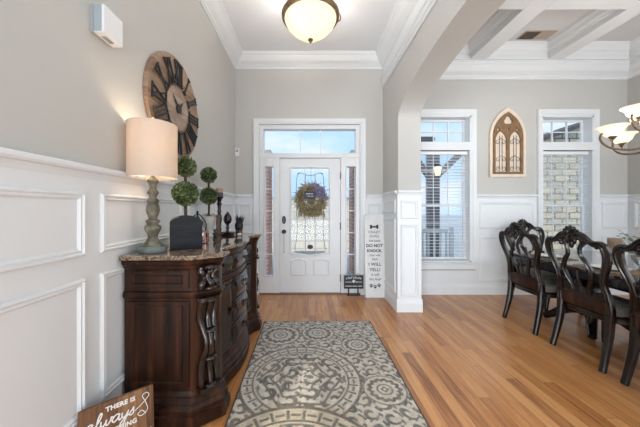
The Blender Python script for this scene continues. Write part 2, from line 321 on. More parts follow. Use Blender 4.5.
class G:
    def __init__(s): s.bm = bmesh.new()
    def box(s, x0, x1, y0, y1, z0, z1):
        v = [s.bm.verts.new(p) for p in ((x0, y0, z0), (x1, y0, z0), (x1, y1, z0), (x0, y1, z0), (x0, y0, z1), (x1, y0, z1), (x1, y1, z1), (x0, y1, z1))]
        for f in ((0, 3, 2, 1), (4, 5, 6, 7), (0, 1, 5, 4), (1, 2, 6, 5), (2, 3, 7, 6), (3, 0, 4, 7)):
            s.bm.faces.new([v[i] for i in f])
        return s
    def rings(s, rings, close=True, cap=True):
        vs = [[s.bm.verts.new(p) for p in r] for r in rings]
        n = len(vs[0])
        for a, b in zip(vs[:-1], vs[1:]):
            for i in range(n if close else n - 1):
                j = (i + 1) % n
                s.bm.faces.new((a[i], a[j], b[j], b[i]))
        if cap and close:
            s.bm.faces.new(list(reversed(vs[0]))); s.bm.faces.new(vs[-1])
        return s
    def lathe(s, prof, c=(0, 0, 0), seg=24, cap=True):
        R = []
        for r, z in prof:
            r = max(r, 0.0004)
            R.append([(c[0] + r * math.cos(2 * PI * k / seg), c[1] + r * math.sin(2 * PI * k / seg), c[2] + z) for k in range(seg)])
        return s.rings(R, True, cap)
    def tube(s, pts, r, seg=8, smooth=0, sec=None):
        """round tube (r number or list), or rounded-rect section sec=(w,d,axis)"""
        P = catmull(pts, smooth) if smooth else [Vector(p) for p in pts]
        n = len(P)
        if isinstance(r, (list, tuple)):
            m = len(r); rr = []
            for i in range(n):
                t = i / (n - 1) * (m - 1); k = min(int(t), m - 2); rr.append(r[k] + (r[k + 1] - r[k]) * (t - k))
        else: rr = [r] * n
        R = []; prev = None
        for i in range(n):
            t = (P[min(i + 1, n - 1)] - P[max(i - 1, 0)])
            if t.length < 1e-9: t = Vector((0, 0, 1))
            t.normalize()
            if prev is None:
                a = Vector((1, 0, 0)) if abs(t.x) < 0.8 else Vector((0, 1, 0))
                u = t.cross(a).normalized()
            else:
                u = prev - t * prev.dot(t)
                u = u.normalized() if u.length > 1e-6 else t.orthogonal().normalized()
            prev = u; w = t.cross(u)
            R.append([tuple(P[i] + (u * math.cos(2 * PI * k / seg) + w * math.sin(2 * PI * k / seg)) * rr[i]) for k in range(seg)])
        return s.rings(R)
    def bar(s, pts, w, d, axis=(1, 0, 0), smooth=0, groove=False):
        """bar with section d along axis and w across; w, d numbers or lists"""
        P = catmull(pts, smooth) if smooth else [Vector(p) for p in pts]
        n = len(P); A = Vector(axis).normalized()
        def ev(q):
            if not isinstance(q, (list, tuple)): return [q] * n
            m = len(q); o = []
            for i in range(n):
                t = i / (n - 1) * (m - 1); k = min(int(t), m - 2); o.append(q[k] + (q[k + 1] - q[k]) * (t - k))
            return o
        W_, D_ = ev(w), ev(d)
        if groove: sec = [(-.5, -.32), (-.36, -.5), (-.16, -.5), (-.06, -.34), (.06, -.34), (.16, -.5), (.36, -.5), (.5, -.32), (.5, .32), (.38, .5), (-.38, .5), (-.5, .32)]
        else: sec = [(-.5, -.3), (-.34, -.5), (.34, -.5), (.5, -.3), (.5, .3), (.34, .5), (-.34, .5), (-.5, .3)]
        R = []
        for i in range(n):
            t = (P[min(i + 1, n - 1)] - P[max(i - 1, 0)]).normalized()
            u = t.cross(A)
            u = u.normalized() if u.length > 1e-6 else Vector((0, 1, 0))
            f = u.cross(t).normalized()
            if f.dot(A) < 0: f = -f
            R.append([tuple(P[i] + u * (a * W_[i]) + f * (b * D_[i])) for a, b in sec])
        return s.rings(R)
    def ell(s, c, r, rot=None, u=10, v=7):
        m = Matrix.Translation(Vector(c)) @ (rot.to_4x4() if rot else Matrix.Identity(4)) @ Matrix.Diagonal((r[0], r[1], r[2], 1))
        bmesh.ops.create_uvsphere(s.bm, u_segments=u, v_segments=v, radius=1.0, matrix=m)
        return s
    def prism(s, poly, a0, a1, axis='Y'):
        """poly in the plane across axis: axis Y -> (x,z); axis X -> (y,z); axis Z -> (x,y)"""
        def mk(p, a):
            return {'Y': (p[0], a, p[1]), 'X': (a, p[0], p[1]), 'Z': (p[0], p[1], a)}[axis]
        return s.rings([[mk(p, a0) for p in poly], [mk(p, a1) for p in poly]])
    def leaf(s, c, d, nrm, L, Wd):
        c = Vector(c); d = Vector(d).normalized(); nrm = Vector(nrm)
        sd = d.cross(nrm)
        if sd.length < 1e-5: sd = d.orthogonal()
        sd.normalize(); up = sd.cross(d) * 0.12 * L
        v = [s.bm.verts.new(p) for p in (c, c + d * L * .5 + sd * Wd * .5 + up, c + d * L, c + d * L * .5 - sd * Wd * .5 + up)]
        s.bm.faces.new(v)
        return s
    def build(s, name, mat, parent=None, smooth=False, bevel=0.0, bseg=2, loc=None, rot=None, sharp=0.7):
        bmesh.ops.recalc_face_normals(s.bm, faces=s.bm.faces)
        me = bpy.data.meshes.new(name); s.bm.to_mesh(me); s.bm.free()
        if smooth:
            for p in me.polygons: p.use_smooth = True
            try: me.set_sharp_from_angle(angle=sharp)
            except Exception: pass
        return link(name, me, mat, parent, bevel, bseg, loc, rot)
def link(name, me, mat, parent=None, bevel=0.0, bseg=2, loc=None, rot=None):
    if isinstance(mat, str): mat = M[mat]
    me.materials.clear(); me.materials.append(mat)
    o = bpy.data.objects.new(name, me); COL.objects.link(o)
    if parent is not None: o.parent = parent
    if loc: o.location = loc
    if rot: o.rotation_euler = rot
    if bevel > 0:
        b = o.modifiers.new('bevel', 'BEVEL'); b.width = bevel; b.segments = bseg; b.limit_method = 'ANGLE'; b.angle_limit = 0.6
    return o
def struct(o): o['kind'] = 'structure'; return o

def flat_mesh(name, loops, depth, bevel=0.0):
    """2D filled outline with holes (even-odd) -> mesh, local XY, thickness depth around z=0"""
    cu = bpy.data.curves.new(name, 'CURVE'); cu.dimensions = '2D'; cu.fill_mode = 'BOTH'; cu.extrude = depth / 2; cu.bevel_depth = bevel
    for lp in loops:
        sp = cu.splines.new('POLY'); sp.points.add(len(lp) - 1)
        for p, q in zip(sp.points, lp): p.co = (q[0], q[1], 0, 1)
        sp.use_cyclic_u = True
    o = bpy.data.objects.new('tmp', cu); COL.objects.link(o)
    dg = bpy.context.evaluated_depsgraph_get()
    me = bpy.data.meshes.new_from_object(o.evaluated_get(dg))
    bpy.data.objects.remove(o); me.name = name
    return me
def text_mesh(name, body, size, depth=0.001, shear=0.0, align='CENTER', bold=0.0, space=1.0):
    cu = bpy.data.curves.new(name, 'FONT'); cu.body = body; cu.size = size; cu.extrude = depth; cu.shear = shear
    cu.align_x = align; cu.align_y = 'CENTER'; cu.offset = bold; cu.space_character = space; cu.resolution_u = 3
    o = bpy.data.objects.new('tmp', cu); COL.objects.link(o)
    dg = bpy.context.evaluated_depsgraph_get()
    me = bpy.data.meshes.new_from_object(o.evaluated_get(dg))
    bpy.data.objects.remove(o); me.name = name
    return me
RX = (PI / 2, 0, 0)   # local XY -> world XZ, facing -Y

def run(name, prof, p0, p1, nrm, mat='white', kind=True, parent=None):
    """moulding: prof = closed list of (out, z); from p0 to p1 (x,y) with inward normal nrm"""
    g = G()
    R = []
    for p in (p0, p1):
        R.append([(p[0] + nrm[0] * d, p[1] + nrm[1] * d, z) for d, z in prof])
    g.rings(R)
    o = g.build(name, mat, parent)
    if kind: struct(o)
    return o
# ------------------------------------------------------------------ room shell
XL, XR, YB, ZF, ZD = -1.12, 4.826, 4.015, 3.60, 3.66
XA0, XA1, YA = 1.12, 1.40, 3.333          # arched wall between foyer and dining room
WT = 0.165
RAIL = 1.51
struct(G().box(-1.4, 5.1, -3.0, YB + 0.0, -0.12, 0.0).build('floor', 'oak'))
struct(G().box(XL - 0.15, XL, -0.6, YB + WT, 0, 3.8).build('wall_left', 'wall'))
struct(G().box(XR, XR + 0.15, -1.5, YB + WT, 0, 3.8).build('wall_right', 'wall'))
# back wall with openings
DX0, DX1, DZ = -0.755, 0.775, 2.575
W1 = (1.67, 2.45); W2 = (3.52, 4.30); WZ0, WZ1 = 0.49, 2.70
g = G()
for x0, x1, z0, z1 in ((XL, DX0, 0, 3.8), (DX0, DX1, DZ, 3.8), (DX1, W1[0], 0, 3.8), (W1[0], W1[1], 0, WZ0), (W1[0], W1[1], WZ1, 3.8),
                       (W1[1], W2[0], 0, 3.8), (W2[0], W2[1], 0, WZ0), (W2[0], W2[1], WZ1, 3.8), (W2[1], XR, 0, 3.8)):
    g.box(x0, x1, YB, YB + WT, z0, z1)
struct(g.build('wall_back', 'wall'))
# arched wall
arc = []
for k in range(0, 33):
    a = PI * k / 32
    arc.append((1.9165 - 1.4165 * math.cos(a), 2.43 + 0.345 * math.sin(a)))
poly = [(-1.5, 0), (0.5, 0)] + arc + [(YA, 0), (YB, 0), (YB, 3.8), (-1.5, 3.8)]
me = flat_mesh('wall_arch', [poly], XA1 - XA0)
o = link('wall_arch', me, 'wall', None, loc=((XA0 + XA1) / 2, 0, 0), rot=(PI / 2, 0, PI / 2)); struct(o)
# ceilings
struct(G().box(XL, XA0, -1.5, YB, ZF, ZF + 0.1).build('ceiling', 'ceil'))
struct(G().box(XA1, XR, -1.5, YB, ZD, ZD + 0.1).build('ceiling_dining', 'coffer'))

# crown profile
def crown(z0, z1, out):
    h = z1 - z0
    return [(0, z0), (0.014, z0), (0.016, z0 + h * .12), (0.03, z0 + h * .16), (0.04, z0 + h * .24), (out * .55, z0 + h * .42), (out * .8, z0 + h * .68),
            (out * .84, z0 + h * .76), (out * .92, z0 + h * .80), (out * .94, z0 + h * .9), (out, z0 + h * .92), (out, z1), (0, z1)]
run('trim_1', crown(3.41, ZF, .15), (XL, YB), (XA0, YB), (0, -1))
run('trim_2', crown(3.41, ZF, .15), (XL, -.6), (XL, YB), (1, 0))
run('trim_3', crown(3.40, ZF, .15), (XA0, -1.5), (XA0, YB), (-1, 0))
run('trim_4', [(0, 3.11), (.014, 3.11), (.018, 3.135), (.032, 3.15), (.036, 3.19), (.05, 3.205), (.05, 3.235), (0, 3.235)], (XA0, -1.5), (XA0, YB - .03), (-1, 0))
run('trim_5', [(0, 3.235), (.012, 3.235), (.012, 3.405), (0, 3.405)], (XA0, -1.5), (XA0, YB - .03), (-1, 0))
# dining crown and coffers
DC = crown(3.25, 3.45, .17)
run('trim_6', DC, (XA1, YB), (XR, YB), (0, -1))
run('trim_7', DC, (XR, -1.5), (XR, YB), (-1, 0))
run('trim_8', DC, (XA1, -1.5), (XA1, YB), (1, 0))
BZ = 3.45
def beam(n, x0, x1, y0, y1): struct(G().box(x0, x1, y0, y1, BZ, ZD).build('trim_%d' % n, 'white', bevel=0.006))
beam(9, XA1, XR, YB - .20, YB)
beam(10, XR - .22, XR, -1.5, YB - .2)
beam(11, XA1, 1.93, -1.5, YB - .2)
beams_x = [(2.32, 2.55), (3.44, 3.66)]
for i, (a, b) in enumerate(beams_x): beam(12 + i, a, b, -1.5, YB - .2)
cross = [(2.65, 2.87), (1.50, 1.72)]
k = 14
xs = [(1.93, 2.32), (2.55, 3.44), (3.66, XR - .22)]
for a, b in cross:
    for x0, x1 in xs:
        beam(k, x0, x1, a, b); k += 1
# coffer inner mouldings
ys = [(2.87, YB - .2), (1.72, 2.65)]
g = G()
cp = [(0, 3.52), (.012, 3.52), (.02, 3.545), (.04, 3.56), (.055, 3.60), (.075, 3.625), (.08, ZD), (0, ZD)]
for x0, x1 in xs:
    for y0, y1 in ys:
        for p0, p1, nn in (((x0, y0), (x0, y1), (1, 0)), ((x1, y0), (x1, y1), (-1, 0)), ((x0, y0), (x1, y0), (0, 1)), ((x0, y1), (x1, y1), (0, -1))):
            g.rings([[(p[0] + nn[0] * d, p[1] + nn[1] * d, z) for d, z in cp] for p in (p0, p1)])
struct(g.build('trim_20', 'white'))

# ------------------------------------------------------------------ wainscot
# a plane patch is (origin, along, inward); panels are picture-frame mouldings
def wains(n, p0, al, nrm, L, panels, rail=True, zt=RAIL, base=True, rows=((.27, .95), (1.06, 1.375))):
    """flat white board, cap rail, base board and panel mouldings on a wall patch"""
    def P(a, d, z): return (p0[0] + al[0] * a + nrm[0] * d, p0[1] + al[1] * a + nrm[1] * d, z)
    g = G()
    def bx(a0, a1, d0, d1, z0, z1):
        c = [P(a0, d0, z0), P(a1, d0, z0), P(a1, d1, z0), P(a0, d1, z0), P(a0, d0, z1), P(a1, d0, z1), P(a1, d1, z1), P(a0, d1, z1)]
        v = [g.bm.verts.new(q) for q in c]
        for f in ((0, 3, 2, 1), (4, 5, 6, 7), (0, 1, 5, 4), (1, 2, 6, 5), (2, 3, 7, 6), (3, 0, 4, 7)): g.bm.faces.new([v[i] for i in f])
    bx(0, L, 0, .010, 0, zt - .02)
    for a0, a1 in panels:
        for z0, z1 in rows:
            # mitred frame profile swept round the rectangle
            pr = [(0, .010), (0, .016), (.008, .026), (.014, .026), (.020, .018), (.030, .022), (.034, .016), (.040, .010)]
            R = []
            for s, d in pr:
                R.append([P(a0 + s, d, z0 + s), P(a1 - s, d, z0 + s), P(a1 - s, d, z1 - s), P(a0 + s, d, z1 - s)])
            g.rings(R, True, False)
    struct(g.build('trim_%d' % n, 'white'))
    if rail:
        g = G(); pr = [(0, zt - .065), (.012, zt - .065), (.016, zt - .05), (.022, zt - .035), (.036, zt - .03), (.042, zt - .02), (.042, zt - .006), (.038, zt), (0, zt)]
        g.rings([[P(a, d, z) for d, z in pr] for a in (0, L)])
        struct(g.build('trim_%d' % (n + 1), 'white'))
    return
def baseb(side, p0, p1, nrm):
    run('baseboard_' + side, [(0, 0), (.022, 0), (.022, .11), (.018, .125), (.014, .145), (.010, .155), (0, .16)], p0, p1, nrm)
LP = [(Y0, Y0 + 1.05) for Y0 in (-2.03, -.886 + .0)]
LP = [(-.90, .155), (.255, 1.307), (1.407, 2.31), (2.41, 3.16), (3.26, 3.90)]
wains(21, (XL, -.6), (0, 1), (1, 0), YB + .6, [(a + .6, b + .6) for a, b in LP[1:]])
baseb('left', (XL, -.6), (XL, YB), (1, 0))
wains(23, (XL, YB), (1, 0), (0, -1), DX0 - .085 - XL, [(.03, .25)])
wains(25, (DX1 + .085, YB), (1, 0), (0, -1), XA0 - DX1 - .085, [(.03, .23)])
wains(27, (XA0, YA), (0, 1), (-1, 0), YB - YA, [(.06, .62)], rows=((.22, 1.17), (1.24, 1.41)), zt=1.525)
wains(29, (XA0 - .01, YA), (1, 0), (0, -1), XA1 - XA0 + .02, [(.04, .26)], rows=((.20, 1.10), (1.17, 1.40)), zt=1.525)
wains(31, (XA1, YB), (1, 0), (0, -1), W1[0] - .075 - XA1, [])
wains(33, (W1[1] + .075, YB), (1, 0), (0, -1), W2[0] - W1[1] - .15, [(.05, .87)], rows=((.20, .88), (1.0, 1.40)))
wains(35, (W2[1] + .075, YB), (1, 0), (0, -1), XR - W2[1] - .075, [(.05, .42)], rows=((.20, .88), (1.0, 1.40)))
wains(37, (XR, -1.5), (0, 1), (-1, 0), YB + 1.5, [(.2, 1.2), (1.3, 2.3), (2.4, 3.4), (3.5, 4.4), (4.5, 5.42)], rows=((.20, .88), (1.0, 1.40)))
for i, (a, b) in enumerate((W1, W2)):
    struct(G().box(a - .075, b + .075, YB - .010, YB, 0, WZ0 - .13).build('trim_%d' % (39 + i), 'white'))
baseb('back', (XL, YB), (DX0 - .085, YB), (0, -1))
baseb('back_right', (DX1 + .085, YB), (XA0, YB), (0, -1))
baseb('dining', (XA1, YB), (XR, YB), (0, -1))
baseb('right', (XR, -1.5), (XR, YB), (-1, 0))
baseb('arch', (XA0, YA), (XA0, YB), (-1, 0))
baseb('pilaster', (XA0 - .022, YA), (XA1 + .022, YA), (0, -1))

# ------------------------------------------------------------------ front door unit
Yd = YB + 0.035                      # face plane of the jambs
def casing(name, x0, x1, z0, z1, w=.078, bottom=False):
    g = G()
    prof = [(0, 0), (0, .020), (w * .25, .020), (w * .35, .026), (w * .8, .030), (w, .034), (w, 0)]
    if bottom: lp = lambda s: [(x0 - s, z0 - s), (x1 + s, z0 - s), (x1 + s, z1 + s), (x0 - s, z1 + s)]
    else: lp = lambda s: [(x0 - s, z0), (x1 + s, z0), (x1 + s, z1 + s), (x0 - s, z1 + s)]
    R = [[(x, YB - d, z) for x, z in lp(s)] for s, d in prof]
    if bottom: g.rings(R + [R[0]], True, False)
    else:
        # open at the floor: build as open strip
        R2 = [[r[0], r[3], r[2], r[1]] for r in R]
        g.rings(R2, False, False)
    return struct(g.build(name, 'white'))
casing('trim_41', DX0, DX1, 0.0, DZ)
door = thing('door_1', 'white front door with a tall glass pane', None, (0.018, Yd, 0), kind='structure')
# unit frame (jambs, mullions, sidelight panels)
g = G()
SL = [(-.671, -.542), (.575, .706)]
TZ0, TZ1 = 2.14, 2.51
Yj0, Yj1 = Yd - .02, Yd + .10
g.box(DX0, DX1, Yj0, Yj1, TZ1, DZ); g.box(DX0, DX1, Yj0 - .008, Yj1, 2.07, TZ0)
g.box(DX0, -.691, Yj0, Yj1, TZ0, TZ1); g.box(.712, DX1, Yj0, Yj1, TZ0, TZ1)
for a, b, s0, s1 in ((DX0, -.447, *SL[0]), (.484, DX1, *SL[1])):
    g.box(a, s0, Yj0, Yj1, 0, 2.07); g.box(s1, b, Yj0, Yj1, 0, 2.07)
    g.box(s0, s1, Yj0, Yj1, 0, .26); g.box(s0, s1, Yj0, Yj1, 1.935, 2.07)
struct(g.build('trim_42', 'doorwhite', bevel=.004))
g = G()
for s0, s1 in SL:
    R = []
    for s, d in ((-.02, 0), (-.016, .012), (-.004, .012), (0, .004), (0, -.02)):
        R.append([(x, Yj0 - d, z) for x, z in ((s0 + s, .26 + s), (s1 - s, .26 + s), (s1 - s, 1.935 - s), (s0 + s, 1.935 - s))])
    g.rings(R, True, False)
struct(g.build('trim_43', 'doorwhite'))
g = G().box(DX0, DX1, YB - .015, YB + WT, -.001, .016); struct(g.build('trim_44', 'threshold', bevel=.005))
for n, (a, b) in enumerate(SL):
    wi = thing('window_%d' % (4 + n), None, None, (0, Yd + .03, 0), kind='structure')
    G().box(a, b, .0, .006, .26, 1.935).build('pane', 'glass', wi)
    g = G()
    for z in (.595, .93, 1.265, 1.60): g.box(a, b, -.012, .0, z - .007, z + .007)
    g.build('muntin', 'doorwhite', wi)
wi = thing('window_3', None, None, (0, Yd + .03, 0), kind='structure')
G().box(-.691, .712, 0, .006, TZ0, TZ1).build('pane', 'glass', wi)
g = G()
for x in (-.135, .175): g.box(x - .006, x + .006, -.010, 0, TZ0, TZ1)
g.build('muntin', 'doorwhite', wi)
# slab, local x = 0 at the centre
ww = .459
gx0, gx1, gz0, gz1 = -.292, .286, .625, 1.915
bot = [(gx0 + (gx1 - gx0) * t, gz0 - .035 * math.sin(PI * t)) for t in [k / 12 for k in range(13)]]
hole = bot + [(gx1, gz1), (gx0, gz1)]
me = flat_mesh('slab', [[(-ww, .014), (ww, .014), (ww, 2.065), (-ww, 2.065)], hole], .044)
link('slab', me, 'doorwhite', door, loc=(0, .025, 0), rot=RX)
# glass frame moulding
g = G(); R = []
for s, d in ((-.030, 0.0), (-.026, .012), (-.010, .014), (0, .004), (0.002, -.02)):
    cx, cz = (gx0 + gx1) / 2, (gz0 + gz1) / 2
    ring = []
    for x, z in hole:
        sx = (x - cx) / ((gx1 - gx0) / 2); sz = (z - cz) / ((gz1 - gz0) / 2)
        ring.append((x - s * max(-1, min(1, sx)), .003 - d, z - s * max(-1, min(1, sz))))
    R.append(ring)
g.rings(R, True, False).build('glass_frame', 'doorwhite', door)
gg = G().box(gx0, gx1, .025, .031, gz0 - .035, gz1).build('pane', 'glass', door)
g = G()
for x in (-.085, .09): g.box(x - .006, x + .006, .012, .024, gz0 - .03, gz1)
for z in (1.49, .985): g.box(gx0, gx1, .012, .024, z - .007, z + .007)
g.build('muntin', 'doorwhite', door)
g = G()
for sx in (-1, 1):
    g.tube([(sx * .235, .036, .66), (sx * .20, .036, .95), (sx * .21, .036, 1.3), (sx * .215, .036, 1.6), (sx * .20, .036, 1.80), (sx * .16, .036, 1.845)], .0045, 5, 4)
    g.tube([(sx * .075, .036, .60), (sx * .075, .036, 1.84)], .004, 5)
g.tube([(-.2, .036, 1.83), (-.15, .036, 1.85), (-.06, .036, 1.815), (.0, .036, 1.81), (.06, .036, 1.815), (.15, .036, 1.85), (.2, .036, 1.83)], .0045, 5, 4)
g.build('leaded_line', 'came', door)
g = G().prism([(gx0 + .05 + .47 * t, gz0 + .022) for t in (0, 1)] + [(gx0 + .52 - .47 * t, gz0 - .03 * math.sin(PI * t) + .005) for t in [k / 10 for k in range(11)]], .012, .024, 'Y')
g.build('grey_band', plain('flat_grey_band', (.33, .34, .35), .6, noise=.05), door)  # flat grey curved band low in the door glass
G().rings([[(.045 * math.cos(2 * PI * k / 20), y, .71 + .034 * math.sin(2 * PI * k / 20)) for k in range(20)] for y in (.018, .024)]).build('oval_sticker', 'iron', door)
# two raised lower panels
for x0, x1 in ((-.30, -.045), (.045, .30)):
    g = G(); R = []
    for s, d in ((0, 0), (.008, -.010), (.022, -.010), (.030, .0), (.045, .004)):
        ring = [(x0 + s, .002 - d * -1 if False else .003 + d, .27 + s), (x1 - s, .003 + d, .27 + s)]
        for k in range(9):
            t = k / 8
            ring.append((x1 - s - (x1 - x0 - 2 * s) * t, .003 + d, .51 - s + .03 * math.sin(PI * t)))
        R.append(ring)
    g.rings(R, True, False)
    g.build('raised_panel', 'doorwhite', door)
# hardware
lk = G().rings([[(-.40 + rx * math.cos(2 * PI * k / 20), y, 1.125 + rz * math.sin(2 * PI * k / 20)) for k in range(20)] for y, rx, rz in ((.004, .030, .062), (-.018, .028, .06), (-.024, .02, .05))]).build('keypad_lock', 'bronze', door, smooth=True)
g = G()
for i in range(5): g.ell((-.40, -.026, 1.155 - i * .016), (.010, .004, .005))
g.build('keypad_button', 'greyplastic', lk)
G().rings([[(-.40 + r * math.cos(2 * PI * k / 18), y, .945 + r * math.sin(2 * PI * k / 18)) for k in range(18)] for y, r in ((.004, .034), (-.008, .032), (-.012, .014), (-.03, .012), (-.038, .026), (-.055, .028), (-.062, .018))]).build('door_knob', 'bronze', door, smooth=True)
g = G().tube([(-.40, -.012, .90), (-.40, -.016, .64)], .0035, 6).ell((-.40, -.012, .635), (.010, .006, .012))
g.build('pull_chain', 'brass', door)
for z in (1.80, 1.03, .24):
    G().box(.455, .470, -.012, .004, z - .05, z + .05).lathe([(.006, -.056), (.007, .056)], (.463, -.012, z), 8).build('hinge', 'bronze', door)

# ------------------------------------------------------------------ dining windows
def window(n, x0, x1):
    Yg = YB + WT - .02
    w = thing('window_%d' % n, None, None, (0, 0, 0), kind='structure')
    g = G()
    for a, b, c, d in ((x0 - .001, x0 + .02, WZ0, WZ1), (x1 - .02, x1 + .001, WZ0, WZ1), (x0, x1, WZ1 - .02, WZ1 + .001), (x0, x1, WZ0 - .001, WZ0 + .02), (x0, x1, 2.18, 2.30)):
        g.box(a, b, YB - .012, YB + WT, c, d)
    g.box(x0 - .03, x1 + .03, YB - .026, YB + .01, 2.18, 2.30)
    g.build('window_frame', 'white', w)
    g = G()
    for z0, z1, dy in ((1.33, 2.18, 0), (.51, 1.36, -.022)):
        y0, y1 = Yg - .022 + dy, Yg + dy
        g.box(x0 + .02, x0 + .055, y0, y1, z0, z1); g.box(x1 - .055, x1 - .02, y0, y1, z0, z1)
        g.box(x0 + .055, x1 - .055, y0, y1, z0, z0 + .035); g.box(x0 + .055, x1 - .055, y0, y1, z1 - .03, z1)
    y0, y1 = Yg - .022, Yg
    g.box(x0 + .02, x0 + .05, y0, y1, 2.30, 2.68); g.box(x1 - .05, x1 - .02, y0, y1, 2.30, 2.68)
    g.box(x0 + .05, x1 - .05, y0, y1, 2.30, 2.33); g.box(x0 + .05, x1 - .05, y0, y1, 2.65, 2.68)
    g.build('sash', 'white', w)
    g = G()
    xa, xb = x0 + .05, x1 - .05
    for k in (1, 2):
        x = xa + (xb - xa) * k / 3
        g.box(x - .007, x + .007, Yg - .03, Yg - .005, 2.33, 2.65)
        g.box(x - .005, x + .005, Yg - .016, Yg - .005, 1.36, 2.15)
        g.box(x - .005, x + .005, Yg - .036, Yg - .027, .545, 1.33)
    g.box(xa, xb, Yg - .028, Yg - .006, 2.483, 2.497)
    for z in (1.63, 1.89): g.box(xa, xb, Yg - .017, Yg - .006, z - .005, z + .005)
    for z in (.80, 1.07): g.box(xa, xb, Yg - .035, Yg - .028, z - .005, z + .005)
    g.build('muntin', 'white', w)
    G().box(x0 + .02, x1 - .02, Yg - .003, Yg + .002, .51, 2.68).build('pane', 'glass', w)
    R = []
    g = G()
    prof = [(0, 0), (0, .018), (.02, .018), (.026, .024), (.058, .028), (.072, .032), (.072, 0)]
    R = [[(x, YB - d, z) for x, z in ((x0 - s, WZ0 - s * 1.4), (x1 + s, WZ0 - s * 1.4), (x1 + s, WZ1 + s * 1.3), (x0 - s, WZ1 + s * 1.3))] for s, d in prof]
    g.rings(R + [R[0]], True, False); g.build('casing', 'white', w)
    G().box(x0 - .03, x1 + .03, YB - .045, YB + .0, WZ0 - .022, WZ0).build('stool', 'white', w, bevel=.006)
    # blind
    b = thing('window_blind', None, 'window blind', ((x0 + x1) / 2, YB + .055, 0))
    hw = (x1 - x0) / 2 - .026
    G().box(-hw, hw, -.022, .022, 2.125, 2.172).build('headrail', 'blind', b, bevel=.004)
    g = G(); z = 2.09
    while z > .575:
        R = []
        for y, dz in ((-.021, .0015), (-.011, .003), (0, .0035), (.011, .0025), (.021, .0)):
            R.append((y, z + dz))
        prof2 = R + [(y, q - .0022) for y, q in reversed(R)]
        g.rings([[(x, y, q) for y, q in prof2] for x in (-hw, hw)])
        z -= .0475
    g.build('slats', 'blind', b)
    G().box(-hw, hw, -.020, .020, .535, .553).build('bottom_rail', 'blind', b, bevel=.003)
    g = G()
    for x in (-hw + .10, 0, hw - .10):
        for y in (-.0235, .0235): g.tube([(x, y, .545), (x, y, 2.13)], .0012, 4)
    g.build('ladder_cord', 'blind', b)
    return b
b1 = window(1, *W1); b2 = window(2, *W2)
tag(b1, 'white slatted window blind in the window beside the arch column, porch post showing through')
tag(b2, 'white slatted blind in the window right of the arched plaque, stone wall showing through')
for b in (b1, b2): b['group'] = 'dining room window blinds'
# ------------------------------------------------------------------ outside
struct(G().box(-5, 5.2, YB + WT, 7.4, -.16, -.03).build('floor_porch', 'concrete'))
struct(G().box(-40, 40, 7.4, 70, -.30, -.18).build('ground_driveway', 'concrete'))
tag(G().box(-40, -5, YB + WT, 7.4, -.30, -.16).build('lawn', 'lawn'), 'pale winter lawn beside the porch', 'lawn', kind='structure')
def brick_pillar(x0, x1, y0, y1, label):
    t = thing('brick_pillar', label, 'pillar', ((x0 + x1) / 2, (y0 + y1) / 2, -.03), group='brick porch pillars')
    hx, hy = (x1 - x0) / 2, (y1 - y0) / 2
    G().box(-hx, hx, -hy, hy, 0, 2.42).build('shaft', 'brick', t)
    G().box(-hx - .04, hx + .04, -hy - .04, hy + .04, 2.42, 2.50).build('cap', 'beigestone', t, bevel=.01)
brick_pillar(-1.45, -.80, 5.3, 5.75, 'red-brown brick porch pillar seen through the sidelight left of the front door')
brick_pillar(.87, 1.45, 5.3, 5.75, 'red-brown brick porch pillar seen through the sidelight right of the front door')
# grey porch post with braces
t = thing('porch_post', 'dark grey timber porch post with diagonal braces outside the blind-covered window by the arch', 'post', (2.80, 6.0, -.03))
G().box(-.11, .11, -.11, .11, 0, 2.75).box(-.14, .14, -.14, .14, 0, .18).build('post_shaft', 'postgrey', t, bevel=.008)
for s, e in ((-1, -.55), (1, .75)):
    G().bar([(s * .08, 0, 2.05), (e, 0, 2.70)], .13, .10, (0, 1, 0)).build('brace', 'postgrey', t)
t = thing('porch_lantern', 'small glowing wall lantern on the dark grey porch post', 'lantern', (2.80, 5.885, 2.16))
G().box(-.04, .04, -.01, 0.003, -.02, .14).tube([(0, -.005, .10), (0, -.06, .14), (0, -.10, .12)], .008, 6).lathe([(.09, .0), (.10, .01), (.03, .07), (.01, .10)], (0, -.12, .04), 8).build('lantern_frame', 'bronze', t)
G().lathe([(.05, -.14), (.08, .03)], (0, -.12, .01), 8).build('lantern_glass', emissive('lantern_glow', (1, .75, .35), 1.6), t)
# railing
t = thing('porch_railing', 'white porch railing with thin balusters seen low through the window by the arch', 'railing', (2.35, 5.6, -.03))
G().box(-.75, .62, -.04, .04, .82, .90).box(-.75, .62, -.03, .03, .12, .17).build('rail', 'white', t, bevel=.008)
for nx in (-.78, .65): G().box(nx - .04, nx + .04, -.045, .045, 0, .95).build('newel_post', 'white', t, bevel=.006)
for k in range(11):
    G().box(-.70 + k * .125 - .016, -.70 + k * .125 + .016, -.016, .016, .17, .82).build('baluster', 'white', t)
# eave with gutter, above left
t = thing('porch_gutter', 'short brown gutter end poking into the view of the window by the arch', 'gutter', (2.35, 6.2, 2.92))
G().box(-.30, -.22, -.04, .04, -2.95, .0).build('support_post', 'postgrey', t)
G().rings([[(x, -.06, .05), (x, -.05, -.03), (x, .05, -.04), (x, .06, .05)] for x in (-.4, .52)]).build('gutter_channel', 'gutter', t)
G().tube([(.50, 0, 0), (.58, 0, .01)], .05, 8).build('gutter_elbow', 'iron', t)
